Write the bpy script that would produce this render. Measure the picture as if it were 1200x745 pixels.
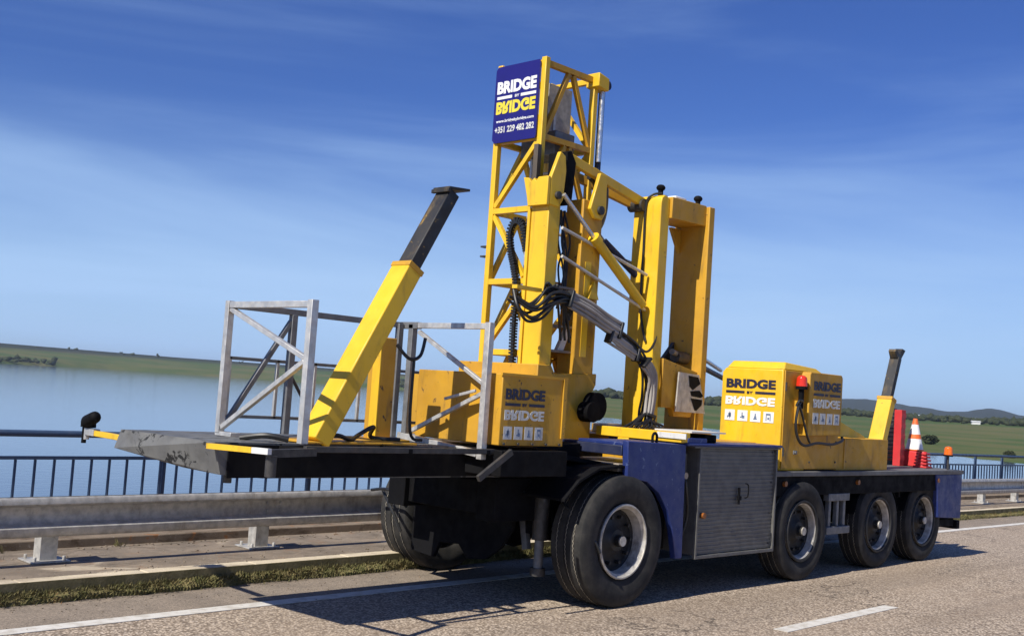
import bpy, bmesh, math, random
from mathutils import Vector, Matrix, noise
R = math.radians
random.seed(7)
for o in list(bpy.data.objects):
    bpy.data.objects.remove(o)
scene = bpy.context.scene
COL = scene.collection

# ------------------------------------------------------------ camera
cam_d = bpy.data.cameras.new('camera')
cam = bpy.data.objects.new('camera', cam_d)
COL.objects.link(cam)
CAMP = Vector((-7.45129, -5.90587, 1.75))
rot = Matrix(((0.69299002, -0.09438974, -0.7147415),
              (-0.71776378, 0.00273362, -0.69628133),
              (0.067675641, 0.99553157, -0.06585516)))
cam.matrix_world = Matrix.Translation(CAMP) @ rot.to_4x4()
cam_d.sensor_width = 36
cam_d.lens = 36 * 1306.6653 / 1200
cam_d.clip_start = 0.05
cam_d.clip_end = 30000
scene.camera = cam

# ------------------------------------------------------------ world, sun, exposure
SUN_TRAVEL = Vector((1.08, 0.08, -1.0)).normalized()
SUN_EL = math.asin(-SUN_TRAVEL.z)
world = bpy.data.worlds.new('World')
scene.world = world
world.use_nodes = True
wn, wl = world.node_tree.nodes, world.node_tree.links
wn.clear()
wout = wn.new('ShaderNodeOutputWorld')
wbg = wn.new('ShaderNodeBackground')
sky = wn.new('ShaderNodeTexSky')
sky.sky_type = 'NISHITA'
sky.sun_disc = False
sky.sun_elevation = SUN_EL
sky.sun_rotation = math.atan2(-SUN_TRAVEL.x, -SUN_TRAVEL.y)
sky.altitude = 200
sky.air_density = 1.0
sky.dust_density = 0.0
sky.ozone_density = 1.5
wbg.inputs['Strength'].default_value = 0.074
# thin cirrus veils, spread over the whole sky dome
tc = wn.new('ShaderNodeTexCoord')
mp = wn.new('ShaderNodeMapping')
mp.inputs['Rotation'].default_value = (R(4), R(6), R(40))
mp.inputs['Scale'].default_value = (1.0, 0.9, 7.0)
wl.new(tc.outputs['Generated'], mp.inputs['Vector'])
ns = wn.new('ShaderNodeTexNoise')
ns.inputs['Scale'].default_value = 1.3
ns.inputs['Detail'].default_value = 9
ns.inputs['Roughness'].default_value = 0.52
ns.inputs['Distortion'].default_value = 0.6
wl.new(mp.outputs[0], ns.inputs['Vector'])
cr = wn.new('ShaderNodeMapRange')
cr.interpolation_type = 'SMOOTHSTEP'
cr.inputs['From Min'].default_value = 0.42
cr.inputs['From Max'].default_value = 0.75
cr.inputs['To Min'].default_value = 0.0
cr.inputs['To Max'].default_value = 0.36
wl.new(ns.outputs['Fac'], cr.inputs['Value'])
mx = wn.new('ShaderNodeMix')
mx.data_type = 'RGBA'
# the veils pile up towards the horizon
sxyz = wn.new('ShaderNodeSeparateXYZ'); wl.new(tc.outputs['Generated'], sxyz.inputs[0])
low = wn.new('ShaderNodeMapRange'); low.interpolation_type = 'SMOOTHERSTEP'
low.inputs['From Min'].default_value = .0; low.inputs['From Max'].default_value = .27
low.inputs['To Min'].default_value = .80; low.inputs['To Max'].default_value = 0
wl.new(sxyz.outputs['Z'], low.inputs['Value'])
ad2 = wn.new('ShaderNodeMath'); ad2.operation = 'ADD'; ad2.use_clamp = True
wl.new(cr.outputs[0], ad2.inputs[0]); wl.new(low.outputs[0], ad2.inputs[1])
wl.new(ad2.outputs[0], mx.inputs[0])
hsv = wn.new('ShaderNodeHueSaturation')
hsv.inputs['Hue'].default_value = 0.512
hsv.inputs['Saturation'].default_value = 1.12
wl.new(sky.outputs[0], hsv.inputs['Color'])
tint = wn.new('ShaderNodeMix'); tint.data_type = 'RGBA'; tint.blend_type = 'MULTIPLY'; tint.inputs[0].default_value = 1.0
tint.inputs[7].default_value = (0.47, 0.69, 1.16, 1)
wl.new(hsv.outputs[0], tint.inputs[6])
wl.new(tint.outputs[2], mx.inputs[6])
mx.inputs[7].default_value = (5.0, 7.4, 11.2, 1)
wl.new(mx.outputs[2], wbg.inputs['Color'])
wl.new(wbg.outputs[0], wout.inputs['Surface'])

sun_d = bpy.data.lights.new('sun', 'SUN')
sun_d.energy = 5.0
sun_d.angle = R(0.55)
sun_d.color = (1.0, 0.95, 0.86)
sun = bpy.data.objects.new('sun', sun_d)
COL.objects.link(sun)
sun.rotation_mode = 'QUATERNION'
sun.rotation_quaternion = SUN_TRAVEL.to_track_quat('-Z', 'Y')
sun.location = (-20, -5, 20)

scene.render.engine = 'CYCLES'
scene.view_settings.view_transform = 'Standard'
scene.view_settings.look = 'None'
scene.view_settings.gamma = 1
scene.view_settings.exposure = 0.22
scene.cycles.max_bounces = 6
scene.cycles.transparent_max_bounces = 4

# ------------------------------------------------------------ materials
def lin(r, g, b):
    f = lambda c: ((c / 255 + .055) / 1.055) ** 2.4 if c > 10 else c / 255 / 12.92
    return (f(r), f(g), f(b), 1)

class Mat:
    def __init__(s, name, rough=.5, metal=0, spec=.5):
        s.m = bpy.data.materials.new(name)
        s.m.use_nodes = True
        s.n, s.l = s.m.node_tree.nodes, s.m.node_tree.links
        s.b = s.n['Principled BSDF']
        s.b.inputs['Roughness'].default_value = rough
        s.b.inputs['Metallic'].default_value = metal
        s.b.inputs['Specular IOR Level'].default_value = spec
        s.tc = s.n.new('ShaderNodeTexCoord')
        g = s.n.new('ShaderNodeNewGeometry')
        s.pos = g.outputs['Position']
    def noise(s, scale, detail=6, rough=.6, stretch=None, dist=0.):
        t = s.n.new('ShaderNodeTexNoise')
        t.inputs['Scale'].default_value = scale
        t.inputs['Detail'].default_value = detail
        t.inputs['Roughness'].default_value = rough
        t.inputs['Distortion'].default_value = dist
        src = s.pos
        if stretch:
            m = s.n.new('ShaderNodeMapping')
            m.inputs['Scale'].default_value = stretch
            s.l.new(src, m.inputs['Vector']); src = m.outputs[0]
        s.l.new(src, t.inputs['Vector'])
        return t.outputs['Fac']
    def voronoi(s, scale, stretch=None, feature='F1'):
        t = s.n.new('ShaderNodeTexVoronoi')
        t.inputs['Scale'].default_value = scale
        t.feature = feature
        s.l.new(s.pos, t.inputs['Vector'])
        return t
    def ramp(s, fac, a, b, lo=0., hi=1.):
        t = s.n.new('ShaderNodeMapRange')
        t.interpolation_type = 'SMOOTHSTEP'
        t.inputs['From Min'].default_value = a
        t.inputs['From Max'].default_value = b
        t.inputs['To Min'].default_value = lo
        t.inputs['To Max'].default_value = hi
        s.l.new(fac, t.inputs['Value'])
        return t.outputs[0]
    def mix(s, fac, a, b):
        t = s.n.new('ShaderNodeMix'); t.data_type = 'RGBA'
        for i, v in ((0, fac), (6, a), (7, b)):
            if hasattr(v, 'is_linked') or hasattr(v, 'links'):
                s.l.new(v, t.inputs[i])
            else:
                t.inputs[i].default_value = v
        return t.outputs[2]
    def color(s, c):
        if isinstance(c, tuple): s.b.inputs['Base Color'].default_value = c
        else: s.l.new(c, s.b.inputs['Base Color'])
        return s
    def rough(s, out): s.l.new(out, s.b.inputs['Roughness'])
    def bump(s, fac, strength=.3, dist=.01):
        t = s.n.new('ShaderNodeBump')
        t.inputs['Strength'].default_value = strength
        t.inputs['Distance'].default_value = dist
        s.l.new(fac, t.inputs['Height'])
        s.l.new(t.outputs[0], s.b.inputs['Normal'])

def paint(name, c1, c2, dirt, rough=.42, amount=.45, streak=True, chips=None, chipcol=None, grime_lo=.52, spec=.5):
    m = Mat(name, rough, 0, spec)
    base = m.mix(m.ramp(m.noise(1.7, 4), .3, .7), c1, c2)
    d = m.ramp(m.noise(5, 8, .65, (1.6, 1.6, .35) if streak else None, .4), grime_lo, .78, 0, amount)
    c = m.mix(d, base, dirt)
    sp = m.ramp(m.noise(38, 5, .7), .64, .72, 0, .7)
    c = m.mix(sp, c, dirt)
    if chips:
        k = m.ramp(m.noise(chips[0], 6, .7, None, .8), chips[1], chips[1] + .025, 0, 1)
        c = m.mix(k, c, chipcol)
    m.color(c)
    m.rough(m.ramp(m.noise(9, 5), .3, .75, rough - .08, rough + .25))
    m.bump(m.noise(60, 3), .06, .004)
    return m.m

M = {}
M['yellow'] = paint('yellow_paint', (.80, .50, .020, 1), (.70, .42, .020, 1), (.22, .135, .035, 1), .4, .6,
                    chips=(13, .67), chipcol=(.09, .05, .03, 1))
M['yellow_shaded_worn'] = paint('shaded_worn_yellow_paint', (.58, .31, .018, 1), (.46, .24, .02, 1), (.12, .075, .035, 1), .5, .75,  # same yellow with near-side shade put into the colour, plus heavier wear
                         chips=(11, .64), chipcol=(.07, .04, .025, 1))
M['black'] = paint('black_chassis_paint', (.004, .004, .005, 1), (.008, .008, .009, 1), (.020, .017, .014, 1), .7, .4, spec=.12)
M['gunge'] = paint('worn_black_steel', (.16, .16, .15, 1), (.10, .10, .10, 1), (.04, .038, .034, 1), .6, .6,
                   streak=False, chips=(7, .56), chipcol=(.012, .012, .012, 1), grime_lo=.45)
M['leg_black'] = paint('black_greased_steel', (.015, .015, .016, 1), (.03, .028, .026, 1), (.20, .13, .045, 1), .5, .9,
                       chips=(10, .60), chipcol=(.30, .18, .03, 1), grime_lo=.52)
M['navy'] = paint('dark_blue_paint', (.012, .026, .13, 1), (.017, .034, .16, 1), (.10, .12, .17, 1), .42, .35,
                  streak=False, chips=(15, .625), chipcol=(.10, .14, .26, 1))
M['navy_dark'] = paint('faded_navy_paint', (.012, .018, .05, 1), (.016, .022, .065, 1), (.07, .07, .08, 1), .5, .4)
M['grey_deck'] = paint('grey_deck_steel', (.10, .10, .098, 1), (.15, .147, .14, 1), (.06, .05, .04, 1), .6, .6)
M['white_paint'] = paint('white_paint', (.72, .71, .67, 1), (.60, .59, .56, 1), (.25, .22, .18, 1), .5, .5)
M['red'] = paint('red_plastic', (.62, .03, .03, 1), (.5, .028, .028, 1), (.2, .05, .04, 1), .45, .4)
M['orange'] = paint('orange_plastic', (.80, .16, .03, 1), (.7, .12, .03, 1), (.3, .1, .05, 1), .5, .35)
M['cone_white'] = paint('white_reflective_band', (.8, .8, .78, 1), (.7, .7, .68, 1), (.4, .36, .3, 1), .5, .35)

def metal(name, c1, c2, dirt, rough=.42, metalness=.75, amt=.5):
    m = Mat(name, rough, metalness)
    c = m.mix(m.ramp(m.noise(14, 6, .6), .35, .7), c1, c2)
    c = m.mix(m.ramp(m.noise(4, 8, .7, (1.5, 1.5, .5)), .5, .75, 0, amt), c, dirt)
    m.color(c)
    m.rough(m.ramp(m.noise(22, 5), .3, .7, rough - .1, rough + .2))
    return m.m
M['alu'] = metal('aluminium_tube', (.62, .61, .58, 1), (.48, .47, .45, 1), (.2, .17, .14, 1), .45, .55)
M['galv'] = metal('galvanised_steel', (.52, .50, .46, 1), (.34, .33, .31, 1), (.18, .14, .10, 1), .45, .30, .65)
M['rim'] = metal('wheel_rim_metal', (.58, .55, .49, 1), (.36, .33, .28, 1), (.09, .075, .06, 1), .5, .3, .85)
M['chrome'] = metal('piston_rod', (.75, .74, .72, 1), (.6, .6, .58, 1), (.3, .28, .25, 1), .25, .85, .3)
M['darkmetal'] = metal('dark_steel', (.05, .048, .045, 1), (.08, .075, .07, 1), (.12, .08, .05, 1), .5, .4)
M['greymetal'] = metal('grey_steel', (.16, .165, .17, 1), (.22, .22, .22, 1), (.12, .10, .08, 1), .5, .35)

M['hub'] = paint('black_hub_paint', (.012, .012, .012, 1), (.02, .019, .018, 1), (.06, .05, .04, 1), .55, .5)
M['brown_steel'] = paint('brown_weathered_steel', (.11, .085, .06, 1), (.07, .055, .042, 1), (.03, .024, .02, 1), .55, .5)
def rubber():
    m = Mat('tyre_rubber', .82, 0, .3)
    c = m.mix(m.ramp(m.noise(6, 8, .65), .35, .75), (.018, .018, .018, 1), (.05, .046, .041, 1))
    c = m.mix(m.ramp(m.noise(45, 4, .7), .6, .8, 0, .5), c, (.09, .078, .062, 1))
    m.color(c); m.bump(m.noise(120, 3), .15, .003)
    return m.m
M['rubber'] = rubber()
def simple(name, c, rough=.5, metalness=0, var=.25, scale=12):
    m = Mat(name, rough, metalness)
    d = tuple(x * (1 - var) for x in c[:3]) + (1,)
    m.color(m.mix(m.ramp(m.noise(scale, 5), .35, .68), c, d))
    return m.m
M['treadline'] = simple('dusty_tread_edge', (.28, .25, .2, 1), .9, 0, .6, 25)
M['hose'] = simple('black_rubber_hose', (.015, .015, .015, 1), .45)
M['lens_dull'] = simple('dull_amber_lens', (.30, .10, .02, 1), .35, 0, .4, 30)
M['sleeve'] = paint('grey_fabric_hose_sleeve', (.40, .37, .33, 1), (.27, .24, .21, 1), (.06, .05, .04, 1), .8, .8)
M['sign_blue'] = simple('sign_blue_enamel', (.013, .010, .15, 1), .38, 0, .12, 3)
M['ink_white'] = simple('white_lettering', (.80, .80, .78, 1), .5, 0, .15)
M['ink_grey'] = simple('pale_lettering', (.66, .66, .62, 1), .5, 0, .25, 25)
M['ink_dark'] = simple('dark_navy_lettering', (.018, .018, .045, 1), .5, 0, .2)
M['ink_yellow'] = simple('yellow_lettering', (.75, .62, .05, 1), .5, 0, .15)
M['ink_blue'] = simple('pictogram_blue_grey', (.14, .20, .32, 1), .5, 0, .3)
M['lens_orange'] = simple('amber_lens', (.85, .16, .01, 1), .18, 0, .2)
M['lens_red'] = simple('red_lens', (.75, .035, .015, 1), .18, 0, .2)
M['tan'] = paint('tan_steel_beam', (.30, .25, .2, 1), (.2, .16, .12, 1), (.08, .06, .04, 1), .5, .5)

def slat():
    m = Mat('grey_ribbed_steel', .5, .2)
    c = m.mix(m.ramp(m.noise(7, 7, .65, None, .5), .35, .72), (.16, .155, .142, 1), (.105, .10, .093, 1))
    m.color(c); m.bump(m.noise(40, 4), .1, .004)
    return m.m
M['ribbed'] = slat()

def asphalt():
    m = Mat('asphalt_with_aggregate', .88, 0, .3)
    v = m.voronoi(58)
    sep = m.n.new('ShaderNodeSeparateColor'); m.l.new(v.outputs['Color'], sep.inputs[0])
    st = m.mix(m.ramp(sep.outputs[0], .15, .9), (.23, .174, .124, 1), (.66, .535, .40, 1))
    st = m.mix(m.ramp(sep.outputs[1], .8, .98, 0, .8), st, (.62, .52, .42, 1))
    gap = m.ramp(v.outputs['Distance'], .38, .62, 0, .55)
    c = m.mix(gap, st, (.10, .078, .060, 1))
    c = m.mix(m.ramp(m.noise(24, 5, .7), .5, .8, 0, .5), c, (.16, .125, .095, 1))
    c = m.mix(m.ramp(m.noise(.9, 5, .6, (.3, 1.6, 1)), .4, .7, 0, .35), c, (.33, .245, .17, 1))
    c = m.mix(m.ramp(m.noise(.35, 4), .52, .72, 0, .3), c, (.38, .30, .225, 1))
    tr = m.ramp(m.noise(1.1, 4, .5, (.05, 1.0, 1), .2), .52, .62, 0, .22)
    c = m.mix(tr, c, (.12, .095, .072, 1))
    ck = m.n.new('ShaderNodeTexVoronoi'); ck.feature = 'DISTANCE_TO_EDGE'; ck.inputs['Scale'].default_value = .55
    wv = m.n.new('ShaderNodeMapping'); nz = m.n.new('ShaderNodeTexNoise'); nz.inputs['Scale'].default_value = 2.2; nz.inputs['Detail'].default_value = 6
    m.l.new(m.pos, nz.inputs['Vector']); ad = m.n.new('ShaderNodeVectorMath'); ad.operation = 'ADD'
    m.l.new(m.pos, ad.inputs[0]); m.l.new(nz.outputs['Color'], ad.inputs[1]); m.l.new(ad.outputs[0], ck.inputs['Vector'])
    crk = m.n.new('ShaderNodeMath'); crk.operation = 'MULTIPLY'
    m.l.new(m.ramp(ck.outputs['Distance'], .0, .010, .75, 0), crk.inputs[0]); m.l.new(m.ramp(m.noise(.5, 3), .5, .6), crk.inputs[1])
    c = m.mix(crk.outputs[0], c, (.04, .032, .026, 1))
    m.color(c)
    m.bump(v.outputs['Distance'], .45, .006)
    return m.m
M['asphalt'] = asphalt()
def shoulder():
    m = Mat('smooth_shoulder_tarmac', .9, 0, .3)
    v = m.voronoi(130)
    sep = m.n.new('ShaderNodeSeparateColor'); m.l.new(v.outputs['Color'], sep.inputs[0])
    c = m.mix(m.ramp(sep.outputs[0], .1, .9), (.19, .155, .12, 1), (.34, .275, .21, 1))
    c = m.mix(m.ramp(m.noise(3, 7, .65), .4, .75, 0, .6), c, (.13, .108, .085, 1))
    m.color(c); m.bump(m.noise(90, 4), .3, .005)
    return m.m
M['shoulder'] = shoulder()
def roadpaint():
    m = Mat('white_road_paint', .8, 0, .3)
    c = m.mix(m.ramp(m.noise(10, 6, .6), .4, .7), (.66, .63, .57, 1), (.50, .46, .39, 1))
    c = m.mix(m.ramp(m.noise(60, 6, .75), .60, .70, 0, .85), c, (.24, .19, .15, 1))
    m.color(c); m.bump(m.noise(80, 4), .3, .004)
    return m.m
M['roadpaint'] = roadpaint()
def concrete(name, c1, c2, stain, rust=0):
    m = Mat(name, .9, 0, .25)
    c = m.mix(m.ramp(m.noise(2.3, 7, .65), .35, .7), c1, c2)
    c = m.mix(m.ramp(m.noise(5, 9, .72, (.5, 1.2, 1), .8), .48, .66, 0, .8), c, stain)
    c = m.mix(m.ramp(m.noise(30, 6, .7), .58, .75, 0, .6), c, (.62, .56, .46, 1))
    c = m.mix(m.ramp(m.noise(1.1, 5, .6, (.5, 1.3, 1), 1.0), .60, .66, 0, .75), c, (.50, .42, .31, 1)) if name == 'walkway_concrete' else c
    if rust: c = m.mix(m.ramp(m.noise(3.2, 6, .6, None, 1.2), .58, .66, 0, rust), c, (.28, .13, .05, 1))
    m.color(c); m.bump(m.noise(45, 6, .7), .35, .012)
    return m.m
M['kerb'] = concrete('kerb_concrete', (.66, .56, .40, 1), (.54, .46, .33, 1), (.38, .31, .22, 1))
M['slab'] = concrete('walkway_concrete', (.27, .215, .16, 1), (.18, .145, .11, 1), (.10, .08, .058, 1), .25)
M['slab_light'] = M['slab']
M['ledge'] = concrete('ledge_concrete', (.26, .20, .14, 1), (.17, .13, .09, 1), (.09, .06, .035, 1), .9)
M['blue_rail'] = paint('blue_railing_paint', (.035, .065, .12, 1), (.05, .085, .15, 1), (.14, .15, .16, 1), .45, .4)

def moss():
    m = Mat('moss_and_dry_grass', .95, 0, .15)
    c = m.mix(m.ramp(m.noise(9, 6, .7), .35, .7), (.13, .125, .05, 1), (.24, .19, .09, 1))
    c = m.mix(m.ramp(m.noise(28, 5, .7), .5, .7), c, (.07, .085, .03, 1))
    c = m.mix(m.ramp(m.noise(2.2, 5, .7), .60, .7, 0, .7), c, (.30, .12, .05, 1))
    m.color(c); m.bump(m.noise(60, 5, .7), .8, .02)
    return m.m
M['moss'] = moss()
def soil():
    m = Mat('grimy_kerb_face', .95, 0, .15)
    c = m.mix(m.ramp(m.noise(6, 7, .7), .35, .7), (.14, .12, .06, 1), (.24, .20, .11, 1))
    m.color(c); m.bump(m.noise(40, 5, .7), .6, .015)
    return m.m
M['soil'] = soil()

def water():
    m = Mat('lake_water', .06, 0, .5)
    m.color((.06, .085, .13, 1))
    m.b.inputs['IOR'].default_value = 1.33
    a = m.noise(.9, 4, .6, (.6, 1, 1)); 
    m.bump(a, .35, .06)
    return m.m
M['water'] = water()
def field():
    m = Mat('pasture', .95, 0, .1)
    c = m.mix(m.ramp(m.noise(.006, 7, .6), .38, .64), (.058, .095, .024, 1), (.125, .118, .045, 1))
    c = m.mix(m.ramp(m.noise(.05, 6, .7), .45, .75, 0, .55), c, (.095, .12, .04, 1))
    c = m.mix(m.ramp(m.noise(.02, 5, .7, (1, 1, 1), 1.5), .58, .70, 0, .6), c, (.15, .13, .07, 1))
    # the hills far off carry scrub and forest: darker ground above 30 m
    sp = m.n.new('ShaderNodeSeparateXYZ'); m.l.new(m.pos, sp.inputs[0])
    c = m.mix(m.ramp(sp.outputs['Z'], 17, 30, 0, .95), c, (.022, .028, .022, 1))
    m.color(c)
    return m.m
M['field'] = field()
def foliage():
    m = Mat('dark_foliage', .9, 0, .2)
    m.color(m.mix(m.ramp(m.noise(.35, 5, .7), .35, .7), (.022, .032, .012, 1), (.055, .06, .028, 1)))
    return m.m
M['foliage'] = foliage()

# ------------------------------------------------------------ object helpers
WORG = {}
WARP = False      # the road falls away gently past the vehicle
GRADE = .007
UPPER = None       # size and seat of the lifting gear on the vehicle's centre line
def tag(o, label=None, cat=None, group=None, kind=None):
    if label: o['label'] = label
    if cat: o['category'] = cat
    if group: o['group'] = group
    if kind: o['kind'] = kind
    return o
def empty(name, loc, label, cat, group=None):
    o = bpy.data.objects.new(name, None)
    COL.objects.link(o)
    o.location = loc
    o.empty_display_size = .2
    WORG[o] = Vector(loc)
    return tag(o, label, cat, group)

class MB:
    def __init__(s): s.bm = bmesh.new(); s.mi = 0
    def _faces(s, vs, fs, mi=None):
        v = [s.bm.verts.new(p) for p in vs]
        out = []
        for f in fs:
            try:
                fc = s.bm.faces.new([v[i] for i in f]); fc.material_index = s.mi if mi is None else mi
                out.append(fc)
            except ValueError: pass
        return s
    def box(s, x0, x1, y0, y1, z0, z1):
        vs = [(x, y, z) for x in (x0, x1) for y in (y0, y1) for z in (z0, z1)]
        return s._faces(vs, [(0,1,3,2),(4,6,7,5),(0,4,5,1),(2,3,7,6),(0,2,6,4),(1,5,7,3)])
    def hexa(s, bottom, top):
        vs = list(bottom) + list(top); n = len(bottom)
        return s._faces(vs, [tuple(reversed(range(n))), tuple(range(n, 2*n))] + [(i, (i+1) % n, n+(i+1) % n, n+i) for i in range(n)])
    def prism(s, poly, axis, a, b):
        """poly in the two other axes (in x,y,z order), extruded along axis from a to b"""
        def mk(p, t):
            q = list(p); q.insert(axis, t); return tuple(q)
        return s.hexa([mk(p, a) for p in poly], [mk(p, b) for p in poly])
    def bar(s, a, b, w, h=None, up=(0, 0, 1)):
        h = h or w
        a, b = Vector(a), Vector(b); d = (b - a).normalized(); up = Vector(up)
        if abs(d.dot(up)) > .98: up = Vector((1, 0, 0))
        x = d.cross(up).normalized(); y = x.cross(d)
        q = [x*w/2*i + y*h/2*j for i, j in ((-1,-1),(1,-1),(1,1),(-1,1))]
        return s.hexa([a+k for k in q], [b+k for k in q])
    def cyl(s, a, b, r, n=16, r2=None, cap=True):
        a, b = Vector(a), Vector(b); d = (b - a).normalized()
        up = Vector((0, 0, 1)) if abs(d.z) < .9 else Vector((1, 0, 0))
        x = d.cross(up).normalized(); y = x.cross(d); r2 = r if r2 is None else r2
        ring = lambda c, q: [c + (x*math.cos(t)+y*math.sin(t))*q for t in (2*math.pi*i/n for i in range(n))]
        vs = ring(a, r) + ring(b, r2)
        fs = [(i, (i+1) % n, n+(i+1) % n, n+i) for i in range(n)]
        if cap: fs += [tuple(reversed(range(n))), tuple(range(n, 2*n))]
        return s._faces(vs, fs)
    def tube(s, pts, r, n=8, smooth=6):
        P = [Vector(p) for p in pts]
        if smooth and len(P) > 2:
            Q = []
            for i in range(len(P)-1):
                p0 = P[max(i-1, 0)]; p1 = P[i]; p2 = P[i+1]; p3 = P[min(i+2, len(P)-1)]
                for k in range(smooth):
                    t = k/smooth
                    Q.append(.5*((2*p1)+(p2-p0)*t+(2*p0-5*p1+4*p2-p3)*t*t+(3*p1-p0-3*p2+p3)*t**3))
            Q.append(P[-1]); P = Q
        rings = []; x = None
        for i, p in enumerate(P):
            d = (P[min(i+1, len(P)-1)]-P[max(i-1, 0)]).normalized()
            if x is None: x = d.orthogonal().normalized()
            x = (x-d*x.dot(d)).normalized(); y = d.cross(x)
            rings += [p+(x*math.cos(t)+y*math.sin(t))*r for t in (2*math.pi*j/n for j in range(n))]
        m = len(P)
        fs = [(i*n+j, i*n+(j+1) % n, (i+1)*n+(j+1) % n, (i+1)*n+j) for i in range(m-1) for j in range(n)]
        fs += [tuple(reversed(range(n))), tuple(range((m-1)*n, m*n))]
        return s._faces(rings, fs)
    def lathe(s, prof, c, n=48, axis=1, closed=False):
        """prof: (axial, radius) pairs; axis 1 = Y, 2 = Z"""
        vs = []
        for a, r in prof:
            for i in range(n):
                t = 2*math.pi*i/n; u, v = r*math.cos(t), r*math.sin(t)
                vs.append((c[0]+u, c[1]+a, c[2]+v) if axis == 1 else (c[0]+u, c[1]+v, c[2]+a))
        m = len(prof)
        fs = [(k*n+i, k*n+(i+1) % n, ((k+1) % m)*n+(i+1) % n, ((k+1) % m)*n+i) for k in range(m if closed else m-1) for i in range(n)]
        return s._faces(vs, fs)
    def blob(s, c, r, sub=2, sq=(1, 1, 1), rnd=.0):
        res = bmesh.ops.create_icosphere(s.bm, subdivisions=sub, radius=1)
        for v in res['verts']:
            k = 1 + rnd*noise.noise(v.co*1.7+Vector(c))
            v.co = Vector((c[0]+v.co.x*r*sq[0]*k, c[1]+v.co.y*r*sq[1]*k, c[2]+v.co.z*r*sq[2]*k))
        for f in {f for v in res['verts'] for f in v.link_faces}: f.material_index = s.mi
        return s
    def build(s, name, mat, parent=None, bevel=0., smooth=True, label=None, angle=35):
        bm = s.bm
        if UPPER:
            for v in bm.verts: v.co = v.co*UPPER[0]+UPPER[1]
        if WARP:
            for v in bm.verts: v.co.z -= GRADE*max(0, v.co.x-6)
        bmesh.ops.recalc_face_normals(bm, faces=bm.faces)
        if smooth:
            for f in bm.faces: f.smooth = True
            for e in bm.edges:
                if len(e.link_faces) == 2 and e.calc_face_angle(0) > R(angle): e.smooth = False
        co = [v.co for v in bm.verts]
        c = Vector([(min(v[i] for v in co)+max(v[i] for v in co))/2 for i in range(3)])
        if not parent: c.z = min(v.z for v in co)
        for v in bm.verts: v.co -= c
        me = bpy.data.meshes.new(name); bm.to_mesh(me); bm.free()
        for k in (mat if isinstance(mat, (list, tuple)) else [mat]): me.materials.append(M[k] if isinstance(k, str) else k)
        o = bpy.data.objects.new(name, me); COL.objects.link(o)
        WORG[o] = c
        if parent: o.parent = parent; o.location = c - WORG[parent]
        else: o.location = c
        if bevel:
            b = o.modifiers.new('bevel', 'BEVEL'); b.width = bevel; b.segments = 2; b.limit_method = 'ANGLE'; b.angle_limit = R(40)
        if label: o['label'] = label
        return o

def text_mesh(body, size, bold=.0):
    cu = bpy.data.curves.new('lettering', 'FONT')
    cu.body = body; cu.size = size; cu.offset = bold; cu.extrude = .0015
    cu.resolution_u = 3
    o = bpy.data.objects.new('lettering_src', cu); COL.objects.link(o)
    dg = bpy.context.evaluated_depsgraph_get(); dg.update()
    me = bpy.data.meshes.new_from_object(o.evaluated_get(dg))
    bpy.data.objects.remove(o)
    return me
def add_text(mb, body, o0, ux, uz, width, height, bold=.02, flip=False, mi=0):
    """lettering whose box spans width x height from corner o0 (lower left) along ux, uz"""
    me = text_mesh(body, 1.0, bold)
    xs = [v.co.x for v in me.vertices]; ys = [v.co.y for v in me.vertices]
    x0, x1, y0, y1 = min(xs), max(xs), min(ys), max(ys)
    ux, uz, o0 = Vector(ux), Vector(uz), Vector(o0); nn = ux.cross(uz)
    vs = []
    for v in me.vertices:
        a = (v.co.x-x0)/(x1-x0)*width; b = (v.co.y-y0)/(y1-y0)*height
        if flip: b = height-b
        vs.append(o0+ux*a+uz*b+nn*(v.co.z))
    mb._faces(vs, [tuple(p.vertices) for p in me.polygons], mi)
    bpy.data.meshes.remove(me)

def plate(mb, o0, ux, uz, a0, a1, b0, b1, d0, d1, mi=0):
    ux, uz, o0 = Vector(ux), Vector(uz), Vector(o0); nn = ux.cross(uz)
    q = [(a0, b0), (a1, b0), (a1, b1), (a0, b1)]
    old = mb.mi; mb.mi = mi
    mb.hexa([o0+ux*a+uz*b+nn*d0 for a, b in q], [o0+ux*a+uz*b+nn*d1 for a, b in q])
    mb.mi = old

# ------------------------------------------------------------ setting: water, land, hills
mb = MB()
mb._faces([(-9000, -9000, -9), (14000, -9000, -9), (14000, 14000, -9), (-9000, 14000, -9)], [(0, 1, 2, 3)])
tag(mb.build('lake', 'water', smooth=False), 'calm pale blue lake water spreading below the bridge to the far shore', 'lake', kind='structure')

def lerp_tab(tab, x):
    if x <= tab[0][0]: return tab[0][1]
    for (a, va), (b, vb) in zip(tab, tab[1:]):
        if x <= b: return va+(vb-va)*(x-a)/(b-a)
    return tab[-1][1]
SHORE = [(-60, 500), (10, 330), (16, 345), (21, 372), (28, 430), (33, 510), (37, 590), (41, 660), (44, 900), (46, 1500), (48, 2100), (54, 2450), (64, 2500), (67, 2250), (69, 2050), (74, 1900), (130, 1900)]
CREST = [(-60, .3), (15, .20), (22, .02), (27, .0), (34, .06), (42, .10), (46, .30), (49, .52), (54, .58), (61, .58), (69, .66), (76, .66), (130, .5)]
CRD = [(-60, 1300), (40, 1500), (47, 2600), (50, 3200), (130, 3300)]
HILL = [(-60, .5), (12, .55), (18.5, .32), (19.6, .38), (20.4, .54), (21.0, .55), (22.2, .36), (22.9, .34), (23.4, .42), (24.3, .46), (25.4, .58), (26.4, .62), (27.5, .58), (28.6, .46), (30, .36), (33, .30), (37, .24), (40, .22), (44, .25), (48, .25), (50, .2), (130, .2)]
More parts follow.
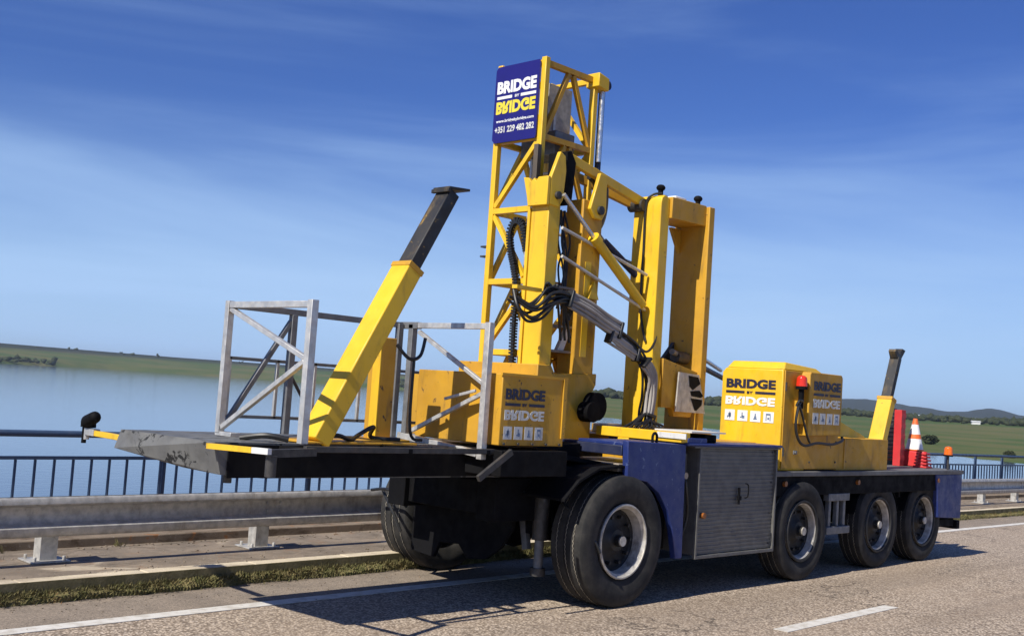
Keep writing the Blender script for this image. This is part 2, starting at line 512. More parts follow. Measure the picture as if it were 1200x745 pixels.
def land_z(az, r):
    sh = lerp_tab(SHORE, az)+12*noise.noise(Vector((az*1.3, 0, 0)))+4*noise.noise(Vector((az*5, 3, 0)))
    cd = max(lerp_tab(CRD, az), sh+350); ce = 1.75+cd*math.tan(R(lerp_tab(CREST, az)))
    hr = 6500; he = 1.75+hr*math.tan(R(lerp_tab(HILL, az)*1.22+.05*(az < 34)+.05*noise.noise(Vector((az*1.9, 9, 0)))+.03*noise.noise(Vector((az*5, 2, 0)))))
    if r < sh-25: return -12
    if r < sh: return -12+3.0*(r-sh+25)/25
    if r < cd:
        t = (r-sh)/(cd-sh)
        el0 = math.degrees(math.atan2(-10.75, sh)); el1 = lerp_tab(CREST, az)
        el = el0+(el1-el0)*(t**.62)
        return 1.75+r*math.tan(R(el))+.12*noise.noise(Vector((az*.8, r*.01, 2)))
    if r < 4300:
        return ce-3*min(1, (r-cd)/600)
    t = min(1, (r-4300)/(hr-4300)); t = t*t*(3-2*t)
    z = (ce-3)*(1-t)+he*t
    if r > hr: z -= (r-hr)*.02
    return z
azs = [-30+i*.5 for i in range(int(34/.5))]+[4+i*.2 for i in range(int(72/.2))]+[76+i*1. for i in range(45)]
rs = []
r = 250.
while r < 9000: rs.append(r); r *= 1.028
bm = bmesh.new(); grid = []
for az in azs:
    row = []
    for r in rs:
        a = R(az); z = land_z(az, r)
        row.append(bm.verts.new((CAMP.x+r*math.cos(a), CAMP.y+r*math.sin(a), z)))
    grid.append(row)
for i in range(len(azs)-1):
    for j in range(len(rs)-1):
        q = (grid[i][j], grid[i+1][j], grid[i+1][j+1], grid[i][j+1])
        if max(v.co.z for v in q) > -11: bm.faces.new(q)
for v in [v for v in bm.verts if not v.link_faces]: bm.verts.remove(v)
o = MB(); o.bm.free(); o.bm = bm
tag(o.build('hills', 'field', angle=180), 'green pasture rising from the lake with low hills behind it', 'hills', kind='structure')

def landp(az, r, dz=0):
    a = R(az); return Vector((CAMP.x+r*math.cos(a), CAMP.y+r*math.sin(a), land_z(az, r)+dz))
# far-off wood along the top of the pasture
mb = MB()
rng = random.Random(3)
def tree_blob(mb, p, s):
    k = rng.uniform(.7, 1.25)
    mb.blob((p.x, p.y, p.z+s*.5), s*.62*k, 1, (1.2, 1.2, .85), .9)
for i in range(2600):
    az = rng.uniform(5, 46)
    d = 1500+rng.uniform(-120, 200)
    dens = .5+.5*noise.noise(Vector((az*.9, 4, 1)))
    if rng.random() > .55+dens*.7: continue
    tree_blob(mb, landp(az, d), rng.uniform(3.5, 8.5)*(.7+.5*dens))
for i in range(420):
    az = rng.uniform(33.5, 46); d = rng.uniform(1450, 2300)
    tree_blob(mb, landp(az, d), rng.uniform(6, 11))
for i in range(260):
    az = rng.uniform(44.5, 50); d = lerp_tab(SHORE, az)+rng.uniform(30, 250)
    tree_blob(mb, landp(az, d), rng.uniform(7, 13))
for i in range(120):
    az = rng.uniform(66.3, 75); d = lerp_tab(SHORE, az)+rng.uniform(10, 90)
    tree_blob(mb, landp(az, d), rng.uniform(5, 9))
for i in range(130):
    az = rng.uniform(48, 76); d = 3150+rng.uniform(-80, 80)
    if noise.noise(Vector((az*.8, 7, 7))) < .05: continue
    tree_blob(mb, landp(az, d), rng.uniform(3, 7))
tag(mb.build('distant_wood', 'foliage', angle=180), 'dark band of trees along the far edge of the pasture', 'wood', kind='stuff')

def bush(name, az, r, s, label, cat='bush'):
    root = empty(name, landp(az, r), label, cat, 'lone bushes in the pasture')
    p = WORG[root]; t = MB()
    rr = random.Random(int(az*100))
    for k in range(3):
        a = rr.uniform(0, 6.3)
        t.cyl((p.x, p.y, p.z-.1), (p.x+math.cos(a)*s*.25, p.y+math.sin(a)*s*.25, p.z+s*.5), s*.05, 6, s*.02)
    t.build('trunk', 'darkmetal', root)
    c = MB()
    for k in range(420):
        v = Vector((rr.gauss(0, 1), rr.gauss(0, 1), rr.gauss(0, 1))).normalized()*rr.random()**.4
        q = p+Vector((v.x*s*.8, v.y*s*.8, s*.5+v.z*s*.42)); n = Vector((rr.gauss(0, 1), rr.gauss(0, 1), rr.gauss(0, 1))).normalized()
        u = n.orthogonal().normalized()*s*.13; w = n.cross(u)
        c._faces([q-u-w, q+u-w, q+u+w, q-u+w], [(0, 1, 2, 3)])
    c.build('crown', 'foliage', root, smooth=False)
bush('round_bush', 23.42, 520, 4.2, 'dark round bush in the pasture just right of the orange and white cone')
bush('round_bush', 19.95, 395, 2.3, 'small dark bush low in the pasture near the blue railing at the right edge')
bush('round_bush', 27.35, 560, 3.2, 'small bush in the pasture between the yellow hopper and the rear support leg')
bush('round_bush', 38.0, 900, 5.5, 'low bush in the pasture seen under the hose bundle, left of the yellow portal frame')
bush('round_bush', 37.2, 860, 5.0, 'low bush in the pasture seen between the hose bundle and the yellow portal frame')

def shed(az, r, w, d, h, label):
    p = landp(az, r); root = empty('white_shed', p, label, 'shed', 'white farm sheds beyond the pasture')
    a = R(az+90+12); ux = Vector((math.cos(a), math.sin(a), 0)); uy = Vector((-ux.y, ux.x, 0))
    m = MB()
    q = [p-ux*w/2-uy*d/2, p+ux*w/2-uy*d/2, p+ux*w/2+uy*d/2, p-ux*w/2+uy*d/2]
    m.hexa([k+Vector((0, 0, -2)) for k in q], [k+Vector((0, 0, h)) for k in q]); m.build('wall', 'white_paint', root)
    m = MB(); z = Vector((0, 0, h)); e = .6
    rd = Vector((0, 0, h+d*.18))
    A, B = p-ux*(w/2+e), p+ux*(w/2+e)
    m._faces([A-uy*(d/2+e)+z, B-uy*(d/2+e)+z, B+rd, A+rd, A+uy*(d/2+e)+z, B+uy*(d/2+e)+z], [(0, 1, 2, 3), (3, 2, 5, 4), (0, 3, 4), (1, 5, 2), (0, 4, 5, 1)])
    m.build('roof', 'cone_white', root)
    m = MB(); c = p-uy*(d/2+.15); m.hexa([c-ux*w*.1, c+ux*w*.1, c+ux*w*.1-uy*.1, c-ux*w*.1-uy*.1], [k+Vector((0, 0, h*.7)) for k in (c-ux*w*.1, c+ux*w*.1, c+ux*w*.1-uy*.1, c-ux*w*.1-uy*.1)])
    m.build('door', 'greymetal', root)
shed(24.1, 2300, 36, 14, 9, 'long white farm shed at the foot of the hills above the traffic cone')
shed(21.45, 1380, 9, 6, 3.0, 'tiny white shed at the top of the pasture, alone between cone and right edge')
shed(19.45, 2300, 40, 15, 10, 'white farm shed at the right edge below the hills')

# ------------------------------------------------------------ bridge deck, road, kerb
WARP = True
ROADROT = .0205
def ry(x, y): return y+ROADROT*(x+3.0)
def strip(mb, x0, x1, y0, y1, z0, z1, seg=None):
    """slab that follows the road direction"""
    if x0 < 6 < x1:
        strip(mb, x0, 6, y0, y1, z0, z1); strip(mb, 6, x1, y0, y1, z0, z1)
        return mb
    mb.hexa([(x0, ry(x0, y0), z0), (x1, ry(x1, y0), z0), (x1, ry(x1, y1), z0), (x0, ry(x0, y1), z0)],
            [(x0, ry(x0, y0), z1), (x1, ry(x1, y0), z1), (x1, ry(x1, y1), z1), (x0, ry(x0, y1), z1)])
    return mb
XA, XB = -40, 160
tag(strip(MB(), XA, XB, -9.5, 5.05, -1.1, -.02).build('bridge_deck', 'ledge'), 'long concrete bridge deck that carries the road', 'bridge', kind='structure')
o = strip(MB(), XA, XB, -9.0, 1.385, -.018, 0).build('road', 'asphalt'); tag(o, 'coarse tan asphalt road surface', 'road', kind='structure')
o = strip(MB(), XA, XB, 1.388, 2.2, -.018, .001).build('road_shoulder', 'shoulder'); tag(o, 'smoother grey tarmac shoulder beside the kerb', 'shoulder', kind='structure')
o = strip(MB(), XA, XB, 1.33, 1.47, .002, .006).build('edge_line', 'roadpaint'); tag(o, 'long solid white edge line running beside the kerb', 'road marking', kind='structure')
mb = MB()
for k in range(-4, 16):
    x0 = .62+k*7.3; strip(mb, x0, x0+2.05, -1.40, -1.27, .001, .005)
tag(mb.build('lane_line', 'roadpaint'), 'dashed white lane line in the middle of the road', 'road marking', kind='structure')
strip(MB(), XA, XB, 2.2, 2.215, -.02, .149).build('kerb_face', 'soil')
o = bpy.data.objects['kerb_face']; tag(o, 'grimy kerb face stained by moss', 'kerb', kind='structure')
mb = MB()
x = XA
rk = random.Random(5)
while x < XB:
    L = 1.0; dz = rk.uniform(-.003, .003)
    strip(mb, x+.004, x+L-.004, 2.216, 2.36, -.02, .15+dz); x += L
tag(mb.build('kerb', 'kerb', bevel=.008), 'pale concrete kerb stones along the walkway', 'kerb', kind='structure')
tag(strip(MB(), XA, XB, 2.362, 3.70, -.02, .125).build('walkway', 'slab'), 'stained concrete walkway behind the kerb under the crash barrier', 'pavement', kind='structure')
tag(strip(MB(), XA, XB, 3.70, 5.05, -.02, .20).build('walkway_ledge', 'ledge', bevel=.01), 'raised rust stained concrete ledge that carries the blue railing', 'ledge', kind='structure')

# moss and dry grass at the foot of the kerb
mb = MB(); rg = random.Random(11)
n = 0
for i in range(1300):
    x = -9+i*.028
    if x > 26: break
    w = .045+.045*noise.noise(Vector((x*1.3, 0, 0)))+.03*noise.noise(Vector((x*5, 0, 0)))
    h = .07+.05*noise.noise(Vector((x*2.1, 5, 0)))+.03*noise.noise(Vector((x*9, 5, 0)))
    if w > .012: mb.blob((x, ry(x, 2.195-w*.3), .0), 1, 1, (.035, max(w, .02), max(h, .03)), .8)
for i in range(30000):
    x = rg.uniform(-9, 4) if i < 21000 else rg.uniform(4, 26)
    dens = .55+.9*noise.noise(Vector((x*1.6, 1, 0)))
    if rg.random() > dens+.25: continue
    y = ry(x, 2.2-abs(rg.gauss(0, .05))); z = rg.uniform(0, .085); h = rg.uniform(.008, .026)*(1+dens*.6)
    a = rg.uniform(0, 6.28); lean = rg.uniform(0, .03); w = rg.uniform(.003, .007)
    dx, dy = math.cos(a), math.sin(a)
    mb._faces([(x-dx*w, y-dy*w, z), (x+dx*w, y+dy*w, z), (x+dy*lean, y-abs(dx)*lean, z+h)], [(0, 1, 2)])
for i in range(46):          # taller tufts along the kerb and in the walkway joints
    x = rg.uniform(-6, 14); on = i % 3 == 0
    y0, z0 = (ry(x, rg.choice([2.40, 3.62, rg.uniform(2.5, 3.5)])), .125) if on else (ry(x, 2.17-abs(rg.gauss(0, .03))), .03)
    for k in range(rg.randint(14, 34)):
        a = rg.uniform(0, 6.28); sp = abs(rg.gauss(0, .03)); h = rg.uniform(.02, .075 if on else .10)
        bx, by = x+math.cos(a)*sp, y0+math.sin(a)*sp*.6; w = .0022; ln = rg.uniform(.005, .04)
        mb._faces([(bx-w, by, z0-.01), (bx+w, by, z0-.01), (bx+w*.6+math.cos(a)*ln*.5, by+math.sin(a)*ln*.5, z0+h*.6), (bx+math.cos(a)*ln, by+math.sin(a)*ln, z0+h)], [(0, 1, 2, 3)])
tag(mb.build('kerb_moss', 'moss', smooth=False), 'moss and dry grass growing along the foot of the kerb', 'moss', kind='stuff')
# gravel, leaves and grit on the walkway
mb = MB()
for i in range(1500):
    x = rg.uniform(-8, 20); y = ry(x, rg.choice([2.4+abs(rg.gauss(0, .12)), rg.uniform(2.4, 3.68), 3.66-abs(rg.gauss(0, .1))]))
    s = rg.uniform(.004, .014); mb.blob((x, y, .125+s*.4), s, 1, (1, rg.uniform(.6, 1.2), .6), .5)
for i in range(900):
    x = rg.uniform(-8, 20); y = ry(x, 2.1-abs(rg.gauss(0, .25)))
    s = rg.uniform(.003, .008); mb.blob((x, y, .002+s*.4), s, 1, (1, 1, .6), .5)
tag(mb.build('grit', 'slab', smooth=False), 'small stones and grit scattered on the walkway and shoulder', 'grit', kind='stuff')

# ------------------------------------------------------------ crash barrier
br = empty('crash_barrier', (-3.4, ry(-3.4, 2.97), .12), 'long galvanised steel crash barrier on posts beside the kerb', 'crash barrier')
prof = [(.0, .655), (-.03, .667), (-.066, .667), (-.084, .652), (-.086, .612), (-.068, .598), (-.012, .586), (-.004, .578), (-.004, .462), (-.012, .452),
        (-.068, .438), (-.086, .424), (-.084, .372), (-.066, .352), (-.03, .345), (0, .352)]
BY = 3.0
x = -13.75
k = 0
while x < 70:
    L = 4.1; mb = MB(); th = .004
    pts = []
    for xx, off in ((x, 0), (x+L+.25, 0)):
        o2 = -.004 if k % 2 else 0
        row = [(xx, ry(xx, BY+py+o2), pz) for py, pz in prof]
        row2 = [(xx, ry(xx, BY+py+o2+th), pz) for py, pz in prof]
        pts.append(row+row2[::-1])
    n = len(pts[0]); mb._faces(pts[0]+pts[1], [(i, (i+1) % n, n+(i+1) % n, n+i) for i in range(n)])
    for dx in (.05, .2):
        for zz in (.555, .485): mb.cyl((x+dx, ry(x, BY-.022), zz), (x+dx, ry(x, BY-.004), zz), .013, 8)
    mb.build('barrier_beam', 'galv', br, angle=50)
    x += L; k += 1
def barrier_post(x):
    mb = MB(); y = ry(x, BY)
    mb.box(x-.07, x+.07, y+.075, y+.081, .14, .63).box(x-.07, x+.07, y+.195, y+.201, .14, .63).box(x-.07, x-.063, y+.081, y+.195, .14, .63)
    p = mb.build('barrier_post', 'galv', br)
    m2 = MB(); m2.box(x-.16, x+.16, y+.0, y+.28, .127, .142)
    for sx in (-.12, .12):
        for sy in (.05, .23): m2.cyl((x+sx, y+sy, .14), (x+sx, y+sy, .175), .014, 8)
    m2.build('base_plate', 'galv', p, bevel=.003)
    m3 = MB(); m3.box(x-.06, x+.06, y+.006, y+.074, .40, .62); m3.build('spacer', 'galv', p)
for k in range(-5, 36): barrier_post(-3.42+2.05*k)

# ------------------------------------------------------------ blue railing
rl = empty('blue_railing', (-1.84, ry(-1.84, 4.55), .2), 'dark blue steel railing with thin balusters at the edge of the bridge', 'railing')
RY = 4.50
def rail(name, z, r):
    m = MB()
    for xa, xb in ((-16, 6), (6, 75)):
        a = (xa, ry(xa, RY), z); b = (xb, ry(xb, RY), z)
        if r > .025: m.cyl(a, b, r, 12)
        else: m.bar(a, b, .05, .03)
    m.build(name, 'blue_rail', rl)
rail('handrail', 1.065, .032); rail('middle_rail', .84, .02); rail('bottom_rail', .27, .02)
px0 = 16.76-1.84*16
posts = [px0+1.84*k for k in range(0, 46)]
for x in posts:
    m = MB(); y = ry(x, RY+.045); m.box(x-.018, x+.018, y-.03, y+.03, .2, 1.05); m.box(x-.09, x+.09, y-.07, y+.07, .2, .215)
    m.build('railing_post', 'blue_rail', rl, bevel=.003)
xs = []
x = -12.
while x < 70: xs.append(x); x += .184
xs.sort(key=lambda v: abs(v-2) if v < 6 else v*1.6)
near, far = xs[:100], xs[100:]
for x in near:
    m = MB(); y = ry(x, RY); m.box(x-.009, x+.009, y-.012, y+.012, .285, .822); m.build('baluster', 'blue_rail', rl)
m = MB()
for x in far:
    y = ry(x, RY); m.box(x-.009, x+.009, y-.012, y+.012, .285, .822)
o = m.build('balusters', 'blue_rail', rl); o['kind'] = 'stuff'

WARP = False
# air between here and the hills
mb = MB(); mb.box(-8000, 11000, -8000, 11000, -13, 130)
hz = mb.build('haze', 'rubber', smooth=False)
hm = bpy.data.materials.new('thin_air_haze'); hm.use_nodes = True
hm.node_tree.nodes.clear()
ho = hm.node_tree.nodes.new('ShaderNodeOutputMaterial'); hp = hm.node_tree.nodes.new('ShaderNodeVolumePrincipled')
hp.inputs['Color'].default_value = (.74, .86, 1.0, 1); hp.inputs['Density'].default_value = .00006; hp.inputs['Anisotropy'].default_value = .2
hm.node_tree.links.new(hp.outputs[0], ho.inputs['Volume'])
hz.data.materials.clear(); hz.data.materials.append(hm)
tag(hz, 'thin pale blue haze over the lake and the far hills', 'haze', kind='stuff')

# ================================================================ the bridge inspection vehicle
V = empty('bridge_inspection_vehicle', (2.0, 1.2, 0), 'yellow and dark blue bridge inspection vehicle with lattice mast, parked on the road shoulder', 'inspection vehicle')

# ---- wheels
def tyre_profile(r, w):
    h = w/2; rr = .31
    return [(-h*.62, rr-.012), (-h*.80, rr+.012), (-h*.93, rr+.06), (-h, rr+(r-rr)*.52), (-h*.985, rr+(r-rr)*.75), (-h*.93, r-.035), (-h*.90, r-.018), (-h*.84, r-.006),
            (-h*.5, r), (-h*.49, r-.012), (-h*.44, r-.012), (-h*.43, r+.001), (-.02, r+.003), (-.017, r-.01), (.017, r-.01), (.02, r+.003), (h*.43, r+.001), (h*.44, r-.012), (h*.49, r-.012), (h*.5, r),
            (h*.84, r-.006), (h*.90, r-.018), (h*.93, r-.035), (h*.985, rr+(r-rr)*.75), (h, rr+(r-rr)*.52), (h*.93, rr+.06), (h*.80, rr+.012), (h*.62, rr-.012)]
def wheel(x, yo, r, w, name='wheel', far=False):
    """yo = outer face (towards -Y for near wheels)"""
    c = (x, yo+w/2, r)
    sgn = 1 if not far else -1
    m = MB()
    # hub disc and axle stub are the wheel's body
    d0 = (-.055 if r > .52 else -.04)*sgn
    prof = [(d0-.05*sgn, .01), (d0-.055*sgn, .055), (d0-.05*sgn, .09), (d0-.02*sgn, .115), (d0, .15), (d0+.012*sgn, .25), (d0-.01*sgn, .275), (d0+.03*sgn, .275), (d0+.03*sgn, .04)]
    m.lathe(prof, c, 40)
    m.cyl((x, c[1]+(d0-.10*sgn), r), (x, c[1]+(d0-.05*sgn), r), .05, 20)
    for i in range(10):
        t = i*math.pi/5
        m.cyl((x+.2*math.cos(t), c[1]+d0, r+.2*math.sin(t)), (x+.2*math.cos(t), c[1]+d0-.04*sgn, r+.2*math.sin(t)), .016, 6)
    wo = m.build('wheel', 'hub', V)
    t = MB(); t.lathe(tyre_profile(r, w), c, 72)
    t.build('tyre', 'rubber', wo)
    for s_ in (0,):
        g = MB()
        for off in (-.235, -.012, .235):
            y = off*w
            # zigzag light edge of the groove
            n = 180; vs = []
            for i in range(n):
                t_ = 2*math.pi*i/n; yy = y+(.004 if i % 2 else -.004)
                for q in (yy-.004, yy+.004): vs.append((c[0]+(r+.0035)*math.cos(t_), c[1]+q, c[2]+(r+.0035)*math.sin(t_)))
            g._faces(vs, [(2*i, 2*i+1, (2*i+3) % (2*n), (2*i+2) % (2*n)) for i in range(n)])
        g.build('tread_groove_edge', 'treadline', wo)
    rm = MB(); h = w/2*sgn
    if r < .52:
        lp = MB(); lp.lathe([(-h*.90, .322), (-h*.985, .316), (-h*.985, .298), (-h*.87, .288), (-h*.80, .30)], c, 56, closed=True); lp.build('rim_lip', 'hub', wo)
    rm.lathe([(-h*.90, .318), (-h*.96, .312), (-h*.96, .300), (-h*.86, .292), (-h*.80, .275), (-h*.55, .268), (d0-.012*sgn, .262), (d0-.012*sgn, .282), (-h*.45, .29), (-h*.78, .298)], c, 56, closed=True)
    rm.build('rim', 'rim', wo)
    m = MB(); m.cyl((x, c[1]+(d0-.115*sgn), r), (x, c[1]+(d0-.10*sgn), r), .042, 20); m.build('hub_cap', 'rim', wo)
    return wo
NW = [(.12, -.04, .555, .38), (3.17, -.0, .51, .29), (5.03, .06, .50, .29), (6.32, .09, .50, .29)]
for x, yo, r, w in NW: wheel(x, yo, r, w)
for x, yo, r, w in [(.0, 2.0, .555, .42), (3.17, 1.98, .51, .36), (5.03, 2.0, .50, .36), (6.32, 2.0, .50, .36)]: wheel(x, yo, r, w, far=True)

# ---- chassis
m = MB()
m.box(-.9, 7.0, .52, .74, .68, 1.04); m.box(-.9, 7.0, 1.66, 1.88, .68, 1.04)
for xx in (-.85, .9, 2.0, 4.1, 5.6, 6.9): m.box(xx, xx+.12, .74, 1.66, .72, 1.0)
m.box(.6, 2.5, .4, 2.0, .42, .68)
ch = m.build('chassis_frame', 'black', V, bevel=.008)
for x in (.06, 3.17, 5.03, 6.32):
    m = MB(); m.cyl((x, .42, .53), (x, 2.0, .53), .075, 16); m.blob((x, 1.2, .53), .19, 2, (1, 1.1, 1))
    for y in (.60, 1.78): m.box(x-.45, x+.45, y-.04, y+.04, .56, .68)
    m.build('axle', 'black', V)
# rear deck
m = MB(); m.box(2.56, 7.33, .03, 2.35, 1.075, 1.125); m.build('rear_deck', 'grey_deck', V, bevel=.006)
m = MB(); m.box(2.60, 6.62, .06, .12, .87, 1.074); m.box(2.60, 7.2, 2.2, 2.28, .75, 1.074)
for x in (3.95, 4.15, 5.62): m.box(x, x+.05, .12, .52, .80, 1.07)
m.build('side_rail', 'black', V, bevel=.005)
for x in (2.83, 4.42, 6.57):
    q = MB(); q.cyl((x, .062, 1.0), (x, .03, 1.0), .028, 14); q.build('side_marker_lamp', 'lens_dull', V)
m = MB(); m.hexa([(6.62, .04, .53), (7.30, .04, .50), (7.30, 2.3, .50), (6.62, 2.3, .53)], [(6.50, .04, 1.074), (7.31, .04, 1.074), (7.31, 2.3, 1.074), (6.50, 2.3, 1.074)])
m.build('rear_body_panel', 'navy', V, bevel=.01)
m = MB(); m.box(6.75, 7.24, .10, 2.25, .40, .498); m.box(7.24, 7.34, .06, 2.28, .36, .47); m.build('rear_bumper', 'black', V, bevel=.01)
for x in (3.17, 5.03, 6.32):
    q = MB(); pts = []
    for i in range(9):
        a = R(20+i*17.5); pts.append((x+.60*math.cos(a), .62*math.sin(a)+.42))
    for (a, b), (c, d) in zip(pts, pts[1:]):
        if max(b, d) < 1.07: q.hexa([(a, .10, b), (c, .10, d), (c, .45, d), (a, .45, b)], [(a*1.0, .10, b+.012), (c, .10, d+.012), (c, .45, d+.012), (a, .45, b+.012)])
    if len(q.bm.verts): q.build('mudguard', 'black', V)
# grey step frame between the rear wheels
m = MB(); m.box(3.78, 4.25, .05, .12, .80, .88); m.box(3.76, 4.28, .05, .30, .44, .52)
for x in (3.84, 4.02, 4.17): m.box(x, x+.05, .08, .13, .52, .80)
m.build('spare_carrier', 'greymetal', V, bevel=.006)
m = MB(); m.cyl((3.72, .62, .78), (4.5, .62, .78), .14, 22); m.build('air_tank', 'black', V)

# ---- front body: blue panel, ribbed tool locker
m = MB()
poly = [(.12, 1.40), (.97, 1.38), (1.0, .36), (.90, .36), (.83, .62), (.74, .80), (.60, .95), (.42, 1.05), (.14, 1.09)]
m.prism(poly, 1, -.01, .05)
m.box(.12, .97, .05, .55, 1.355, 1.385)
m.build('front_side_panel', 'navy', V, bevel=.006)
m = MB(); m.prism([(.12, 1.36), (.12, 1.27), (.3, 1.27), (.3, 1.36)], 1, .055, .80); m.build('navy_front_box', 'navy_dark', V, bevel=.008)
m = MB(); m.box(.12, .9, .08, .8, 1.13, 1.20); m.build('front_ledge', 'tan', V, bevel=.006)
# mudguard over the front wheel
m = MB(); pts = [(-.62, .90), (-.45, 1.05), (-.2, 1.15), (.12, 1.17), (.42, 1.12)]
for (a, b), (c, d) in zip(pts, pts[1:]):
    m.hexa([(a, .02, b), (c, .02, d), (c, .5, d), (a, .5, b)], [(a, .02, b+.02), (c, .02, d+.02), (c, .5, d+.02), (a, .5, b+.02)])
m.build('mudguard', 'black', V)
# dark gap with pipes
m = MB(); m.box(.99, 1.13, .30, .55, .40, 1.36); m.build('bulkhead', 'black', V)
m = MB(); m.box(1.0, 1.10, .06, .22, 1.02, 1.30); m.build('control_valve_box', 'darkmetal', V, bevel=.006)
m = MB()
for i in range(5):
    x = 1.02+i*.022; m.tube([(x, .12, 1.0), (x+.01, .08, .8), (x-.01, .10, .6), (x+.015, .14, .4)], .009)
m.tube([(1.0, .03, 1.12), (1.02, 0, 1.0), (1.10, .03, .72), (1.04, .06, .5)], .012)
m.build('hydraulic_pipe', 'hose', V)
q = MB(); q.cyl((1.0, .05, 1.10), (1.0, -.01, 1.10), .03, 12); q.build('hose_coupling', 'tan', V)
# ribbed locker door
m = MB(); m.box(1.23, 2.58, .03, .50, .37, 1.35); lk = m.build('tool_locker', 'ribbed', V, bevel=.004)
m = MB()
z = .385
while z < 1.335:
    m.prism([(.031, z), (.0245, z+.004), (.0245, z+.021), (.031, z+.025)], 0, 1.245, 2.57); z += .038
m.build('ribbed_door', 'ribbed', lk)
m = MB(); m.box(1.22, 1.245, .0, .035, .36, 1.35); m.box(2.565, 2.59, .0, .035, .36, 1.35); m.box(1.22, 2.59, .0, .035, .335, .365); m.box(1.10, 2.60, -.02, .52, 1.352, 1.368)
m.build('door_frame', 'ribbed', lk, bevel=.003)
m = MB(); m.box(1.90, 1.92, -.004, .012, .82, .98); m.box(1.885, 1.935, -.012, .01, .86, .90); m.build('handle', 'black', lk)
q = MB(); q.cyl((1.32, .015, .73), (1.32, -.015, .73), .028, 14); q.build('side_marker_lamp', 'lens_dull', V)
m = MB(); m.box(.97, 2.62, -.03, .9, 1.370, 1.395); m.box(1.0, 1.30, -.01, .35, 1.396, 1.44); m.build('locker_roof', 'navy', V, bevel=.006)
m = MB(); m.box(1.42, 1.62, .10, .34, 1.396, 1.47); m.build('valve_block', 'black', V, bevel=.01)
# lifting eye on the panel
m = MB(); m.tube([(.50, .02, 1.39), (.50, .02, 1.45), (.53, .02, 1.475), (.56, .02, 1.45), (.56, .02, 1.39)], .012); m.build('lifting_eye', 'black', V)

# ---- yellow cross beam and turntable base
m = MB(); m.box(.90, 1.04, .0, 1.0, 1.395, 1.485); m.box(.90, 1.04, .60, .73, 1.22, 1.395)
b = m.build('cross_beam', 'yellow', V, bevel=.006)
m = MB(); add_text(m, 'W', (.8985, .70, 1.315), (0, -1, 0), (0, 0, 1), .07, .04, .03); m.build('lettering', 'ink_dark', b, smooth=False)
m = MB(); m.box(.885, .898, .18-.24, .26, 1.43, 1.48); m.build('pale_cover', 'white_paint', b)
m = MB(); m.box(1.0, 2.65, .3, 1.9, 1.13, 1.40); m.cyl((1.98, 1.15, 1.40), (1.98, 1.15, 1.482), .62, 40); m.build('turntable', 'yellow_shaded_worn', V, bevel=.006)
m = MB(); m.box(1.06, 1.62, .0, .42, 1.487, 1.50); m.build('checker_plate', 'white_paint', V)

# ---- portal frame
UPPER = (1.083, Vector((.618, .490, -.145)))
X0, X1, Y0, Y1 = .93, 1.72, .40, .72
m = MB(); m.prism([(X0, 1.50), (X0+.135, 1.50), (X0+.135, 3.42), (X0+.135, 3.68), (X0+.05, 3.70), (X0+.01, 3.67), (X0, 3.62)], 1, Y0, Y1)
m.build('portal_frame', 'yellow', V, bevel=.008)
m = MB(); m.prism([(X0+.137, 3.49), (X1-.092, 3.50), (X1-.092, 3.70), (X0+.137, 3.695)], 1, Y0-.03, Y1-.01); m.build('portal_top_beam', 'yellow_shaded_worn', V, bevel=.006)
m = MB(); m.box(X1-.09, X1, Y0-.07, Y1+.02, 1.50, 3.69); m.build('portal_rear_leg', 'yellow_shaded_worn', V, bevel=.008)
m = MB(); m.prism([(X0+.138, 1.70), (1.24, 1.70), (1.28, 1.62), (1.55, 1.62), (1.60, 1.70), (X1-.092, 1.70), (X1-.092, 2.06), (X0+.138, 2.16)], 1, Y0-.03, Y0+.03)
m.build('gusset_plate', 'yellow_shaded_worn', V, bevel=.004)
m = MB(); m.prism([(X1-.093, 3.48), (X1-.25, 3.48), (X1-.093, 3.24)], 1, Y1-.06, Y1-.02); m.build('corner_gusset', 'yellow_shaded_worn', V)
m = MB(); m.prism([(X1-.093, 2.10), (X1-.30, 2.14), (X1-.093, 2.35)], 1, Y1-.06, Y1-.02); m.cyl((X1-.30, Y0+.1, 2.20), (X1-.12, Y0+.1, 2.19), .06, 14); m.build('lower_gusset', 'darkmetal', V)
m = MB(); m.prism([(1.27, 2.045), (1.60, 2.035), (1.73, 1.665), (1.245, 1.67)], 1, .325, .34); wp = m.build('guard_plate', 'galv', V)
m = MB()
for poly in ([(1.42, 2.02), (1.58, 2.01), (1.62, 1.95), (1.50, 1.885), (1.445, 1.915)], [(1.46, 1.87), (1.61, 1.885), (1.68, 1.835), (1.64, 1.815), (1.485, 1.825)], [(1.475, 1.805), (1.665, 1.795), (1.66, 1.745), (1.58, 1.69), (1.55, 1.69)]):
    m.prism(poly, 1, .320, .3245)
m.build('worn_dark_decal', 'black', wp)
m = MB(); m.cyl((X0-.03, Y0+.17, 3.60), (X0-.03, Y1+.02, 3.60), .06, 24); m.build('pivot_pin', 'darkmetal', V)
m = MB(); m.tube([(X0+.07, Y0+.05, 3.72), (X0+.01, Y0+.12, 3.70), (X0-.015, Y0+.17, 3.6), (X0-.012, Y0+.17, 3.2), (X0-.012, Y0+.16, 2.6), (X0-.014, Y0+.08, 2.3)], .012); m.build('cable', 'hose', V)
for (x, y) in ((1.04, .5), (1.66, .5)):
    m = MB(); m.cyl((x, y, 3.70), (x, y, 3.76), .025, 12); m.blob((x, y, 3.785), .045, 2, (1, 1, .75)); m.build('camera_mount', 'black', V)
m = MB(); m.box(1.22, 1.40, .45, .6, 3.702, 3.74); m.cyl((1.12, .52, 3.695), (1.12, .52, 3.73), .05, 14, .035); m.build('antenna_cover', 'cone_white', V, bevel=.01)
